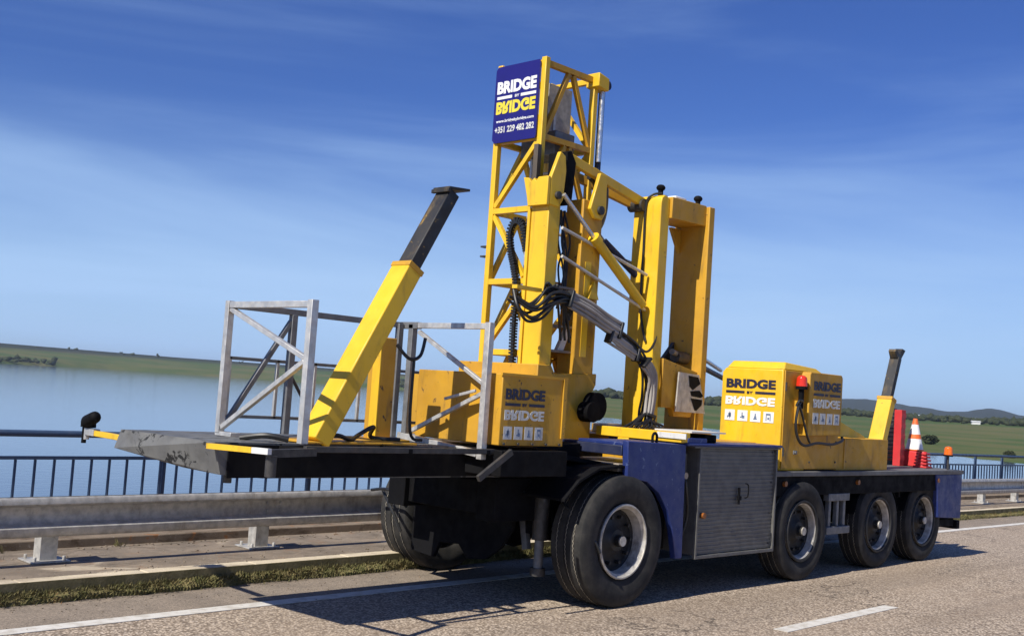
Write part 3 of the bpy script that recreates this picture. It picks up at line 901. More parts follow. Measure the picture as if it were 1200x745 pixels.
m = MB(); m.bar((1.735, .4, 3.40), (1.735, .4, 3.28), .03, .04); m.build('hinge', 'black', V)

# ---- mast: lattice
MX0, MX1, MY0, MY1 = -.30, .38, .85, 1.40
def zz(a): return a
m = MB(); c = .058
for x in (MX0, MX1):
    for y in (MY0, MY1): m.box(x-c/2, x+c/2, y-c/2, y+c/2, 1.40, 4.76)
mast = m.build('mast', 'yellow', V, bevel=.006)
LV = [1.46, 2.10, 2.74, 3.39, 4.04, 4.71]
def brace(a, b, w=.042, mat='yellow'):
    m = MB(); m.bar(a, b, w); m.build('brace', mat, mast)
for i, z in enumerate(LV):
    brace((MX0, MY0+.03, z), (MX0, MY1-.03, z), .05); brace((MX1, MY0+.03, z), (MX1, MY1-.03, z), .05)
    brace((MX0+.03, MY0, z), (MX1-.03, MY0, z), .05, 'yellow_shaded_worn'); brace((MX0+.03, MY1, z), (MX1-.03, MY1, z), .05)
for i, (z0, z1) in enumerate(zip(LV, LV[1:])):
    a, b = (MY1-.03, MY0+.03) if i % 2 else (MY0+.03, MY1-.03)
    if i == 3: a, b = MY1-.03, MY0+.03
    if i == 2: a, b = MY0+.1, MY1-.03
    brace((MX0, a, z0+.04), (MX0, b, z1-.04))
    brace((MX1, a, z0+.04), (MX1, b, z1-.04))
    xm = (MX0+MX1)/2
    brace((MX0+.03, MY0, z0+.03), (xm-.03, MY0, z1-.03), .042, 'yellow_shaded_worn'); brace((MX1-.03, MY0, z0+.03), (xm+.03, MY0, z1-.03), .042, 'yellow_shaded_worn')
    brace((MX0+.03, MY1, z0+.03), (xm, MY1, z1-.03)); brace((MX1-.03, MY1, z0+.03), (xm, MY1, z1-.03))
# dark guide rail beside the near front chord
m = MB(); m.box(MX0-.085, MX0-.035, MY0-.05, MY0-.0, 1.5, 3.95); m.build('guide_rail', 'brown_steel', mast, bevel=.003)
# ladder inside
m = MB()
for y in (1.0, 1.24): m.box(.0, .03, y-.012, y+.012, 1.6, 4.35)
z = 1.7
while z < 4.3: m.cyl((.015, 1.0, z), (.015, 1.24, z), .012, 8); z += .26
m.build('ladder', 'alu', mast)
# winch drum and cover plates in the head
m = MB(); m.box(-.05, .22, MY0+.06, MY1-.06, 3.93, 4.16); m.build('winch_housing', 'greymetal', mast, bevel=.01)
m = MB(); m.box(-.02, .30, MY0+.2, MY0+.21, 4.18, 4.62); m.build('cover_sheet', 'galv', mast)
m = MB(); m.prism([(MX1-.05, 4.64), (MX1+.10, 4.62), (MX1+.10, 4.74), (MX1-.05, 4.77)], 1, MY0-.10, MY0+.06); m.build('head_bracket', 'yellow', mast, bevel=.008)
m = MB(); m.cyl((MX1+.08, MY0-.04, 3.95), (MX1+.08, MY0-.04, 4.62), .022, 14); cyl = m.build('piston_rod', 'chrome', mast)
m = MB(); m.cyl((MX1+.12, MY0-.0, 3.55), (MX1+.12, MY0-.0, 4.66), .03, 14); m.cyl((MX1+.1, MY0-.09, 4.68), (MX1+.1, MY0+.03, 4.68), .045, 14); m.build('lift_cylinder', 'navy_dark', mast)
# small clamp on the far chord
m = MB(); m.box(MX0-.03, MX0+.03, MY1+.03, MY1+.10, 2.97, 2.985); m.box(MX0-.03, MX0+.03, MY1+.03, MY1+.10, 3.06, 3.075); m.build('cable_clamp', 'darkmetal', mast)

# sign board on the mast head
m = MB()
SY0, SY1, SZ0, SZ1 = .872, 1.425, 4.02, 4.735
SX = MX0-.045
cr_ = .03
m.prism([(SY0, SZ0+cr_), (SY0+.01, SZ0), (SY1-cr_, SZ0), (SY1, SZ0+cr_), (SY1, SZ1-cr_), (SY1-cr_, SZ1), (SY0+.01, SZ1), (SY0, SZ1-cr_)], 0, SX-.006, SX+.006)
sg = m.build('sign_board', 'sign_blue', V)
m = MB(); o0 = (SX-.0062, SY1, SZ0); ux = (0, -1, 0); uz = (0, 0, 1)
def at(a, b): return (SX-.0070, SY1-a, SZ0+b)
W_ = SY1-SY0
add_text(m, 'BRIDGE', at(.03, .455), ux, uz, .495, .118, .05, mi=0)
plate(m, o0, ux, uz, .035, .225, .405, .432, 0, .002, 0); plate(m, o0, ux, uz, .335, .525, .405, .432, 0, .002, 0)
add_text(m, 'BY', at(.262, .406), ux, uz, .055, .025, .02, mi=0)
add_text(m, 'BRIDGE', at(.03, .265), ux, uz, .495, .118, .05, flip=True, mi=1)
add_text(m, 'www.bridgebybridge.com', at(.04, .178), ux, uz, .475, .036, .02, mi=0)
add_text(m, '+351 229 482 282', at(.03, .088), ux, uz, .495, .062, .03, mi=2)
m.build('lettering', ['ink_white', 'ink_yellow', 'ink_grey'], sg, smooth=False)

# ---- front and rear column of the lifting carriage, knuckles and links
m = MB(); m.box(-.45, -.30, .56, .765, 1.85, 3.40); m.build('front_column', 'yellow', V, bevel=.008)
m = MB(); m.box(-.46, -.43, .77, .80, 1.9, 3.36); m.build('column_strip', 'yellow', V)
m = MB(); m.box(-.02, .25, .54, .74, 1.90, 3.50); m.build('rear_column', 'yellow_shaded_worn', V, bevel=.008)
m = MB(); m.box(.05, .13, .534, .538, 2.10, 2.95); m.build('lit_strip', 'yellow', V)  # brighter yellow strip paints the lit slot onto the column's darkened face
m = MB(); m.prism([(.08, 2.62), (.22, 2.62), (.15, 2.78)], 1, .50, .532); m.build('rib_plate', 'yellow', V)
m = MB(); m.prism([(-.50, 1.32), (.24, 1.32), (.24, 1.80), (.28, 1.86), (.28, 1.96), (-.28, 1.93), (-.33, 2.0), (-.50, 2.0)], 1, .52, 1.5); m.build('carriage_base', 'yellow_shaded_worn', V, bevel=.008)
m = MB(); m.cyl((.23, .44, 1.67), (.23, .70, 1.67), .125, 24); m.cyl((.13, .40, 1.62), (.13, .56, 1.62), .09, 20); m.build('slew_motor', 'black', V)
for z in (2.12, 2.34, 2.68):
    m = MB(); m.box(-.30, -.02, .58, .74, z, z+.02); m.build('step_plate', 'tan', V)
m = MB(); m.prism([(-.18, 2.14), (-.06, 2.36), (-.03, 2.36), (-.03, 2.30), (-.10, 2.14)], 1, .60, .64); m.build('hook_plate', 'white_paint', V)
# front knuckle
m = MB(); m.prism([(.545, 3.37), (.545, 3.62), (.66, 3.62), (.69, 3.585), (.71, 3.615), (.75, 3.585), (.775, 3.62), (.84, 3.63), (.79, 3.46), (.77, 3.37)], 0, -.50, -.465)
m.build('knuckle_plate', 'yellow', V, bevel=.005)
m = MB(); m.prism([(-.46, 3.38), (-.34, 3.37), (-.29, 3.44), (-.27, 3.70), (-.29, 3.83), (-.36, 3.86), (-.46, 3.62)], 1, .545, .585)
kn = m.build('knuckle_bracket', 'yellow', V, bevel=.008)
m = MB(); m.cyl((-.37, .52, 3.47), (-.37, .545, 3.47), .035, 16); m.build('pin', 'darkmetal', kn)
m = MB(); m.prism([(-.262, 3.40), (-.16, 3.42), (-.13, 3.80), (-.20, 3.90), (-.262, 3.88)], 1, .56, .78); m.build('hinge_block', 'black', V, bevel=.01)
# rear bracket
m = MB(); m.prism([(.03, 3.42), (.10, 3.34), (.20, 3.34), (.25, 3.42), (.24, 3.75), (.14, 3.76)], 1, .50, .54); rb = m.build('rear_bracket', 'yellow', V, bevel=.008)
m = MB(); m.cyl((.16, .475, 3.42), (.16, .50, 3.42), .04, 16); m.build('pin', 'darkmetal', rb)
m = MB(); m.tube([(.28, .72, 3.80), (.38, .70, 3.72), (.40, .70, 3.50), (.33, .68, 3.34), (.24, .66, 3.30)], .07, 12); m.build('hinge_hose', 'hose', V)
# upper link
m = MB(); m.bar((-.22, .60, 3.845), (.92, .62, 3.63), .05, .085); m.build('upper_link', 'yellow', V, bevel=.006)
m = MB(); m.bar((.0, .95, 3.84), (.94, .70, 3.60), .05, .08); m.build('upper_link', 'yellow_shaded_worn', V, bevel=.006)
# tilt cylinders
m = MB(); m.cyl((-.36, .48, 3.475), (.12, .48, 3.13), .020, 14); cy = m.build('piston_rod', 'chrome', V)
m = MB(); m.cyl((.10, .48, 3.15), (.86, .50, 2.64), .045, 20); m.cyl((.07, .48, 3.168), (.13, .48, 3.125), .055, 20); m.build('tilt_cylinder', 'yellow', V)
m = MB(); m.cyl((.36, .80, 3.38), (.72, .80, 3.13), .022, 12); m.build('piston_rod', 'greymetal', V)
m = MB(); m.cyl((.60, .80, 3.22), (.96, .66, 2.93), .036, 14); m.build('tilt_cylinder', 'navy_dark', V)
for a, b in (((-.33, .50, 3.19), (.90, .50, 2.93)), ((-.31, .50, 2.945), (.90, .50, 2.60)), ((.2, 1.2, 3.30), (1.0, .75, 3.06))):
    m = MB(); m.cyl(a, b, .015, 10); m.build('stay_rod', 'alu', V)
m = MB(); m.cyl((1.30, .45, 2.24), (2.95, .93, 2.05), .028, 14); m.build('slew_cylinder', 'greymetal', V)
m = MB(); m.cyl((1.64, .52, 2.30), (2.95, .98, 2.14), .022, 14); m.build('slew_cylinder', 'chrome', V)
# energy chain
m = MB()
pts = [(-.34, .90, 3.0), (-.36, .93, 3.2), (-.36, .98, 3.27), (-.36, 1.05, 3.27), (-.36, 1.10, 3.17), (-.36, 1.07, 3.0), (-.36, 1.02, 2.86), (-.36, .97, 2.65), (-.36, .975, 2.35), (-.36, .96, 1.85)]
Pp = [Vector(p) for p in pts]; dense = []
for i in range(len(Pp)-1):
    p0, p1, p2, p3 = Pp[max(i-1, 0)], Pp[i], Pp[i+1], Pp[min(i+2, len(Pp)-1)]
    L = (p2-p1).length; kk = max(1, int(L/.012))
    for k in range(kk):
        t = k/kk; dense.append(.5*((2*p1)+(p2-p0)*t+(2*p0-5*p1+4*p2-p3)*t*t+(3*p1-p0-3*p2+p3)*t**3))
last = None
m.tube(dense[::4], .020, 8, 0)
for i in range(0, len(dense)-3, 2):
    a, b = dense[i], dense[i+1]
    m.bar(a, b+(b-a)*.35, .056, .046, up=(1, 0, 0))
m.build('energy_chain', 'hose', V)

# ---- hose bundle from the column to the portal foot
rh = random.Random(4)
way = [(-.88, .5, 2.52), (-.72, .42, 2.44), (-.55, .38, 2.56), (-.34, .38, 2.58), (.05, .38, 2.43), (.38, .38, 2.32), (.62, .38, 2.22), (.80, .38, 2.06), (.86, .38, 1.85), (.84, .38, 1.66), (.66, .34, 1.51)]
for k in range(9):
    dy, dz = rh.uniform(-.05, .05), rh.uniform(-.05, .05)
    m = MB(); pts = []
    for i, p in enumerate(way):
        w = 1.6 if i in (1, 2, 6) else (.7 if i > 6 else 1)
        e = (.18*(k-4)/4 if i == len(way)-1 else 0)
        pts.append((p[0]+rh.uniform(-.015, .015)*w+e+(.0 if i < 8 else dz*.8), p[1]+dy, p[2]+dz*w+rh.uniform(-.02, .02)))
    m.tube(pts, rh.uniform(.009, .014), 8); m.build('hydraulic_hose', 'hose', V)
def sleeve(path, w, t, mat='sleeve'):
    """several hoses lying side by side, bound by straps"""
    P = [Vector(p) for p in path]
    first = None
    for k in range(5):
        f = (k-2)/2; m = MB(); pts = []
        for i, p in enumerate(P):
            d = (P[min(i+1, len(P)-1)]-P[max(i-1, 0)]).normalized(); u = d.cross(Vector((0, -1, 0))).normalized()
            pts.append(p+u*f*w*(.82+.25*rh.random())+Vector((0, -.012+.03*abs(f)*rh.random(), 0)))
        m.tube(pts, w*.27, 10, 8); o = m.build('wrapped_hose', mat, V)
    for i in (0, len(P)-1):
        p = P[i]; d = (P[min(i+1, len(P)-1)]-P[max(i-1, 0)]).normalized(); u = d.cross(Vector((0, -1, 0))).normalized()
        m = MB(); m.bar(p-u*w*1.25, p+u*w*1.25, .03, .075, up=(0, 1, 0)); m.build('hose_strap', 'hose', V, bevel=.008)
sleeve([(-.34, .35, 2.57), (-.1, .33, 2.50), (.12, .33, 2.42), (.34, .34, 2.36)], .062, .05)
sleeve([(.22, .35, 2.30), (.42, .34, 2.22), (.62, .35, 2.16)], .05, .04)
sleeve([(.74, .33, 2.10), (.84, .33, 1.98), (.87, .33, 1.80), (.84, .33, 1.62)], .055, .045)
def LH(pts, rad, n=8):
    m = MB(); m.tube(pts, rad, n); m.build('loose_hose', 'hose', V)
for i in range(10):
    a = rh.uniform(0, 6.3); LH([(-.46+rh.uniform(-.1, .2), .48, 2.60), (-.5+.12*math.cos(a), .42, 2.62+.07*math.sin(a)), (-.30+rh.uniform(-.12, .12), .42, 2.54+rh.uniform(-.05, .1)), (-.22+rh.uniform(-.1, .05), .46, 2.2+rh.uniform(0, .3))], .011, 7)
LH([(-.88, .5, 2.60), (-.90, .42, 2.45), (-.80, .40, 2.34), (-.62, .40, 2.38), (-.45, .42, 2.52)], .013)
for i in range(6):
    LH([(-.18+rh.uniform(-.08, .06), .66, 3.38), (-.17+rh.uniform(-.09, .09), .62, 3.1), (-.17+rh.uniform(-.09, .09), .62, 2.85), (-.18+rh.uniform(-.07, .07), .60, 2.5)], .009, 7)
LH([(.62, .36, 2.26), (.78, .36, 2.20), (.95, .40, 2.30), (1.02, .43, 2.5)], .012)
LH([(.72, .36, 2.10), (.93, .40, 1.85), (1.05, .42, 1.65), (.95, .38, 1.5)], .014)
m = MB()
for i in range(9):
    x = .84+rh.uniform(-.05, .05); e = .45+i*.055; m.tube([(x, .34, 1.66), (x-.05, .30, 1.58), (e+.1, .28, 1.53), (e-.02, .22, 1.505)], .010, 7)
m.build('hose_tail', 'hose', V)
m = MB(); m.box(-.90, -.60, .44, .50, 2.60, 2.63); m.build('hose_shelf', 'yellow', V)

UPPER = None
m = MB(); m.box(-.595, .12, 1.10, 2.05, 1.30, 1.86); m.build('mast_plinth', 'yellow_shaded_worn', V, bevel=.008)
m = MB(); m.box(-.1, 1.0, .98, 2.1, 1.06, 1.285); m.build('carriage_bed', 'black', V)
# ---- yellow counterweight box beside the mast, with lettering
m = MB(); m.prism([(.10, 1.335), (1.08, 1.335), (1.08, 1.885), (.10, 1.885)], 0, -1.34, -.60)
cb = m.build('counterweight_box', 'yellow_shaded_worn', V, bevel=.006)
m = MB(); m.box(-1.355, -.585, .09, .11, 1.872, 1.892); m.box(-.64, -.60, .085, .098, 1.40, 1.88); m.build('rim_strip', 'yellow_shaded_worn', cb)
for z in (1.74, 1.80):
    m = MB(); m.cyl((-1.345, .30, z-.1), (-1.338, .30, z-.1), .012, 10); m.build('bolt', 'ink_white', cb)
def sign_block(mb, o0, ux, uz, w, h, top=.18):
    """BRIDGE / BY / reflected BRIDGE / four pictograms, in a w x h field"""
    nn = Vector(ux).cross(Vector(uz)); o0 = Vector(o0)
    P = lambda a, b: o0+Vector(ux)*a*w+Vector(uz)*b*h+nn*.001
    add_text(mb, 'BRIDGE', P(0, .785), ux, uz, w, h*.215, .045, mi=0)
    plate(mb, o0, ux, uz, 0, w*.38, h*.665, h*.72, 0, .002, 0); plate(mb, o0, ux, uz, w*.60, w, h*.665, h*.72, 0, .002, 0)
    add_text(mb, 'BY', P(.43, .66), ux, uz, w*.12, h*.06, .03, mi=0)
    add_text(mb, 'BRIDGE', P(0, .39), ux, uz, w, h*.20, .045, flip=True, mi=1)
    for i in range(4):
        a0 = w*(.0+.262*i); a1 = a0+w*.205
        plate(mb, o0, ux, uz, a0, a1, h*.02, h*.27, 0, .002, 1)
        c = (a0+a1)/2; s = w*.03
        if i == 0: bits = [(-s, s, .10, .19), (-s*1.8, -s, .08, .13), (-.2*s, .4*s, .06, .22)]
        elif i == 1: bits = [(-s*.6, s*.2, .12, .22), (-s*.3, s*1.5, .08, .15), (-s*1.6, -s*.4, .09, .12)]
        elif i == 2: bits = [(-s*1.2, s*1.2, .07, .10), (-s*.8, s*.8, .10, .15), (-s*.4, s*.4, .15, .21)]
        else: bits = [(-s*1.7, -s*1.2, .06, .23), (-s*1.2, s*1.4, .19, .23), (s*.9, s*1.5, .06, .19), (-s*.6, s*.5, .09, .14)]
        for b in bits: plate(mb, o0, ux, uz, c+b[0], c+b[1], h*b[2], h*b[3], .002, .0032, 2)
m = MB(); sign_block(m, (-1.30, .0965, 1.375), (1, 0, 0), (0, 0, 1), .45, .40); m.build('lettering', ['ink_dark', 'ink_grey', 'ink_blue'], cb, smooth=False)

# ---- front platform: boat shaped dark steel deck
m = MB()
T0, T1 = (-3.66, 1.56, 1.30), (-3.58, .45, 1.30)
bot = [(-3.72, 1.56, 1.17), (-3.55, .84, 1.10), (-3.20, .45, 1.065), (-1.0, .45, 1.055), (-1.0, 1.56, 1.055)]
mm_ = MB(); s_ = mm_
s_._faces([T0, T1, (-.6, .45, 1.29), (-.6, 1.56, 1.29), (-3.70, 1.56, 1.17), (-3.56, .84, 1.10), (-3.52, .45, 1.09), (-3.20, .45, 1.065), (-.6, .45, 1.055), (-.6, 1.56, 1.055), (-3.3, 1.56, 1.07)],
          [(0, 1, 2, 3), (0, 4, 5, 6, 1), (1, 6, 7, 8, 2), (2, 8, 9, 3), (3, 9, 10, 4, 0), (5, 4, 10, 7, 6), (10, 9, 8, 7)])
pf = s_.build('front_platform', ['gunge'], V, smooth=False)
m = MB(); m.box(-3.48, -.62, .435, .447, 1.07, 1.285); m.build('side_web', 'black', V)
m = MB(); m.bar((-3.10, .14, 1.285), (-1.35, .14, 1.285), .035, .04); m.build('deck_edge_bar', 'darkmetal', V, bevel=.003)
for x in (-3.08, -2.2, -1.42):
    m = MB(); m.bar((x, .12, 1.28), (x, .47, 1.27), .035, .03); m.build('deck_outrigger', 'black', V)
m = MB(); m.box(-1.36, -.60, .04, .434, 1.10, 1.30); m.build('box_support', 'black', V, bevel=.006)
m = MB(); m.box(-2.90, -1.9, .40, .80, 1.303, 1.318); m.build('leg_base_plate', 'yellow_shaded_worn', V, bevel=.004)
m = MB(); m.bar((-3.62, .46, 1.275), (-3.57, .02, 1.285), .03, .035); ys = m.build('warning_bar', 'yellow', V)
m = MB(); m.bar((-3.57, .018, 1.285), (-3.55, -.13, 1.288), .032, .036); m.build('white_band', 'white_paint', ys)
m = MB(); m.cyl((-3.50, -.08, 1.13), (-3.50, -.08, 1.26), .035, 14); m.bar((-3.5, -.05, 1.27), (-3.05, .10, 1.27), .04, .05); m.build('folding_hinge', 'darkmetal', V)
m = MB(); m.cyl((-3.36, .62, 1.02), (-3.36, .62, 1.09), .03, 12); m.build('drain_plug', 'darkmetal', V)
# camera arm at the far end
m = MB(); m.bar((-3.62, 1.58, 1.235), (-3.60, 2.05, 1.235), .045, .04); ca = m.build('camera_arm', 'yellow', V, bevel=.004)
m = MB(); m.bar((-3.60, 2.05, 1.24), (-3.60, 2.20, 1.24), .05, .05); m.cyl((-3.60, 2.21, 1.18), (-3.60, 2.21, 1.36), .02, 10); m.build('arm_bracket', 'alu', ca)
m = MB(); m.cyl((-3.62, 2.17, 1.315), (-3.64, 2.02, 1.355), .05, 18, .045); m.blob((-3.62, 2.18, 1.31), .045, 2); m.blob((-3.64, 2.02, 1.355), .045, 2); m.box(-3.63, -3.57, 2.13, 2.26, 1.27, 1.30); m.cyl((-3.60, 2.25, 1.15), (-3.60, 2.25, 1.27), .018, 10); m.build('work_lamp', 'black', ca)

# ---- aluminium basket frame
def al(name, a, b, w=.05, h=None, parent=None, mat='alu'):
    m = MB(); m.bar(a, b, w, h); return m.build(name, mat, parent or V, bevel=.003)
FX, RX, BY0, BY1, BZ0, BZ1 = -3.08, -1.42, .20, 1.22, 1.315, 2.27
f = al('basket_frame', (FX, BY0, BZ0), (FX, BY0, BZ1), .055)
al('post', (FX, BY1, BZ0), (FX, BY1, BZ1), .05, parent=f)
al('top_rail', (FX, BY0+.03, BZ1-.03), (FX, BY1-.03, BZ1-.03), .045, parent=f)
al('diagonal', (FX, BY1-.03, BZ1-.06), (FX, BY0+.04, 1.88), .035, parent=f)
al('diagonal', (FX, BY1-.03, BZ0+.04), (FX, BY0+.04, 1.86), .035, parent=f)
al('foot_plate', (FX+.02, BY1+.03, BZ0-.005), (FX+.02, BY1-.18, BZ0-.005), .08, .03, parent=f)
al('top_rail', (FX+.03, BY1, BZ1-.03), (RX-.03, BY1, BZ1-.03), .045, parent=f, mat='greymetal')
al('post', (-2.52, BY1, BZ0), (-2.52, BY1, BZ1-.05), .05, parent=f, mat='greymetal')
al('diagonal', (FX+.03, BY1, BZ0+.05), (-2.54, BY1, BZ1-.10), .035, parent=f, mat='greymetal')
for z in (1.86, 1.43): al('side_rail', (FX+.06, BY1+.12, z), (RX+.4, BY1+.12, z), .025, parent=f, mat='greymetal')
for x in (-2.97, -2.55, -2.2, -1.75): al('rail_post', (x, BY1+.12, 1.42), (x, BY1+.12, 1.87), .025, parent=f)
al('diagonal', (-2.5, BY1+.05, 1.80), (-2.28, BY1+.05, 1.5), .02, parent=f, mat='darkmetal')
g = al('basket_gate', (RX, BY0, 1.22), (RX, BY0, BZ1), .055)
al('post', (RX, BY1-.12, BZ0), (RX, BY1-.12, BZ1-.02), .055, parent=g, mat='greymetal')
al('post', (RX-.06, BY1-.02, BZ0), (RX-.06, BY1-.02, BZ1-.02), .05, parent=g, mat='greymetal')
al('top_rail', (RX, BY0+.03, BZ1-.03), (RX, BY1-.2, BZ1-.03), .045, parent=g)
al('top_rail', (RX, BY1-.2, BZ1-.03), (RX, BY1+.02, BZ1-.03), .055, parent=g, mat='greymetal')
al('bottom_rail', (RX, BY0+.03, 1.26), (RX, BY1-.05, BZ0+.02), .06, .05, parent=g)
al('diagonal', (RX, BY1-.2, BZ1-.08), (RX, BY0+.03, 1.80), .032, parent=g)
al('diagonal', (RX, BY1-.18, BZ0+.06), (RX, BY0+.03, 1.72), .032, parent=g)
al('handle_tube', (RX-.03, BY0+.08, 1.74), (RX-.03, BY0+.42, 1.66), .022, parent=g)
al('tension_rod', (-1.62, BY1, 1.33), (-1.52, BY1, 2.0), .04, parent=g)
m = MB(); m.bar((-1.35, -.05, 1.30), (-1.68, -.05, 1.10), .03, .045); m.build('support_bracket', 'darkmetal', V)
# toolbox clutter on the deck
m = MB(); m.tube([(-2.75, .5, 1.34), (-2.6, .46, 1.36), (-2.45, .5, 1.33), (-2.3, .6, 1.36), (-2.15, .62, 1.42), (-2.1, .7, 1.34), (-1.9, .6, 1.33)], .016); m.tube([(-3.2, .75, 1.31), (-3.1, .6, 1.34), (-2.98, .5, 1.32)], .02); m.build('deck_hose', 'hose', V)

# ---- front support leg (yellow outer tube, black inner tube with foot)
def leg(base, top, split, w0, w1, mats, foot=True):
    b, t = Vector(base), Vector(top); d = (t-b)
    m = MB(); m.bar(b, b+d*split, w0[0], w0[1], up=(0, 1, 0)); lg = m.build('support_leg', mats[0], V, bevel=.01)
    m = MB(); m.bar(b+d*(split-.03), t, w1[0], w1[1], up=(0, 1, 0)); m.build('inner_tube', mats[1], lg, bevel=.008)
    m = MB(); dn = d.normalized(); e = b+d*split; m.bar(e-dn*.03, e+dn*.012, w0[0]+.012, w0[1]+.012, up=(0, 1, 0)); m.build('collar', mats[2], lg, bevel=.004)
    return lg, dn
lg, dn = leg((-2.775, .50, 1.312), (-1.675, .50, 3.255), .675, (.145, .205), (.108, .155), ('yellow', 'leg_black', 'yellow_shaded_worn'))
m = MB(); T = Vector((-1.655, .50, 3.287)); u = Vector((dn.z, 0, -dn.x)); u2 = Vector((1, 0, .06)).normalized(); m.bar(T-u2*.10, T+u2*.12, .19, .020); m.bar(T-u2*.10-Vector((0, .1, .02)), T-u2*.10+Vector((0, .1, -.02)), .03, .03); m.build('foot_plate', 'leg_black', lg, bevel=.004)
# second yellow post behind the leg
m = MB(); m.box(-2.02, -1.88, .74, .90, 1.29, 2.10); yp = m.build('swivel_post', 'yellow_shaded_worn', V, bevel=.008)
m = MB(); m.box(-2.032, -2.02, .74, .83, 1.33, 2.05); m.build('front_plate', 'yellow', yp)
m = MB(); m.box(-2.10, -1.75, .66, 1.0, 1.30, 1.325); m.build('base_plate', 'yellow_shaded_worn', yp, bevel=.004)
m = MB(); m.tube([(-1.95, .66, 2.05), (-1.85, .62, 1.95), (-1.74, .62, 1.98), (-1.70, .62, 2.12)], .014); m.tube([(-1.80, .62, 1.95), (-1.79, .62, 1.4), (-1.68, .6, 1.33)], .012); m.build('cable', 'hose', yp)

# ---- undercarriage at the front axle
m = MB(); m.cyl((-.36, .50, .52), (-.36, .50, 1.12), .068, 24); jk = m.build('levelling_jack', 'darkmetal', V)
m = MB(); m.cyl((-.36, .50, .28), (-.36, .50, .52), .04, 20); m.build('piston_rod', 'greymetal', jk)
m = MB(); m.cyl((-.36, .50, .22), (-.36, .50, .285), .065, 20); m.build('foot', 'darkmetal', jk)
m = MB(); m.bar((-.36, .78, 1.03), (-.36, .64, .42), .05, .06); m.build('steering_strut', 'greymetal', V)
m = MB(); m.box(-.40, .7, .72, 1.95, .66, 1.05); m.box(-.25, .5, 1.1, 1.9, .42, .70); m.build('front_subframe', 'black', V, bevel=.01)
m = MB(); m.prism([(.93, .70), (1.05, .70), (1.07, .84), (.91, .84)], 0, -.56, -.545); m.build('registration_tag', 'navy', V)
m = MB(); m.prism([(.62, 1.05), (1.93, 1.05), (1.93, .24), (1.62, .22), (1.55, .36), (1.30, .38), (1.18, .27), (.95, .30), (.78, .42), (.66, .6)], 0, -.54, -.50); m.build('front_apron', 'black', V, bevel=.004)
for p in ([(-.3, .42, .62), (-.34, .2, .66), (-.28, .0, .60), (-.22, -.05, .48)], [(-.2, .45, .95), (-.36, .25, .85), (-.32, .05, .72)], [(-.75, 2.3, .75), (-.78, 2.0, .78), (-.74, 1.8, .65)], [(-.2, .55, .8), (-.3, .4, .65), (-.34, .3, .6)], [(-.70, 2.2, .76), (-.74, 2.0, .60), (-.72, 1.88, .42)]):
    q = MB(); q.tube(p, .014); q.build('brake_line', 'hose', V)
m = MB(); m.blob((-.42, .62, 1.08), .05, 2); m.build('warning_lens', 'lens_orange', V)
m = MB(); m.bar((-.60, .42, 1.14), (.12, .42, 1.12), .3, .05); m.bar((-.60, .42, 1.26), (.12, .42, 1.18), .3, .04); m.prism([(-.6, 1.13), (.1, 1.15), (.1, 1.34), (-.6, 1.29)], 1, .5, 1.5); m.build('front_cross_member', 'black', V, bevel=.006)

# ---- engine box and control panel at the rear
EX = 2.78
m = MB(); m.prism([(.10, 1.13), (.84, 1.13), (.84, 2.12), (.80, 2.17), (.10, 2.17)], 0, EX, 3.30)
eb = m.build('engine_housing', 'yellow', V, bevel=.012)
m = MB(); m._faces([(EX+.02, .10, 2.172), (EX+.02, .80, 2.172), (3.6, .80, 2.172), (3.6, .10, 2.172), (EX+.08, .13, 2.25), (EX+.08, .76, 2.25), (3.5, .76, 2.22), (3.5, .13, 2.22)],
   [(3, 2, 1, 0), (4, 5, 6, 7), (0, 1, 5, 4), (1, 2, 6, 5), (2, 3, 7, 6), (3, 0, 4, 7)]); m.build('housing_lid', 'yellow', eb, bevel=.01)
m = MB(); m.box(EX+.02, 3.98, .085, .098, 1.15, 2.165); m.box(3.302, 3.98, .10, .84, 1.14, 2.16); m.build('side_cover', 'yellow_shaded_worn', eb, bevel=.004)
m = MB(); sign_block(m, (EX-.0035, .78, 1.60), (0, -1, 0), (0, 0, 1), .60, .455); m.build('lettering', ['ink_dark', 'ink_white', 'ink_blue'], eb, smooth=False)
m = MB(); m.prism([(3.12, 1.50), (3.83, 1.52), (3.83, 2.14), (3.80, 2.17), (3.14, 2.17), (3.12, 2.14)], 1, -.02, .084); cp = m.build('control_panel', 'yellow_shaded_worn', V, bevel=.008)
m = MB(); sign_block(m, (3.20, -.0235, 1.62), (1, 0, 0), (0, 0, 1), .58, .46); m.build('lettering', ['ink_dark', 'ink_grey', 'ink_blue'], cp, smooth=False)
m = MB(); m.cyl((3.02, .02, 1.98), (3.02, .02, 2.01), .062, 20); m.cyl((3.02, .02, 1.78), (3.02, .02, 1.98), .028, 12); wb = m.build('warning_lamp', 'black', V)
m = MB(); m.cyl((3.02, .02, 2.012), (3.02, .02, 2.09), .058, 20, .054); m.blob((3.02, .02, 2.09), .054, 2, (1, 1, .7)); m.build('lens', 'lens_red', wb)
m = MB(); m.box(3.0, 3.12, .03, .084, 1.62, 1.86); m.build('switch_box', 'yellow_shaded_worn', V, bevel=.005)
m = MB(); m.tube([(2.98, .0, 1.85), (2.88, -.03, 1.78), (2.85, -.03, 1.60), (2.92, -.03, 1.46), (3.06, -.03, 1.40), (3.3, -.04, 1.43), (3.6, -.04, 1.42), (3.85, -.03, 1.46), (3.90, 0, 1.5)], .015)
m.tube([(2.9, -.02, 1.84), (2.98, -.03, 1.70), (3.08, -.03, 1.52), (3.16, -.02, 1.44)], .012); m.tube([(2.88, -.01, 1.8), (2.9, -.03, 1.86), (2.98, -.02, 1.86)], .014); m.build('control_cable', 'hose', V)
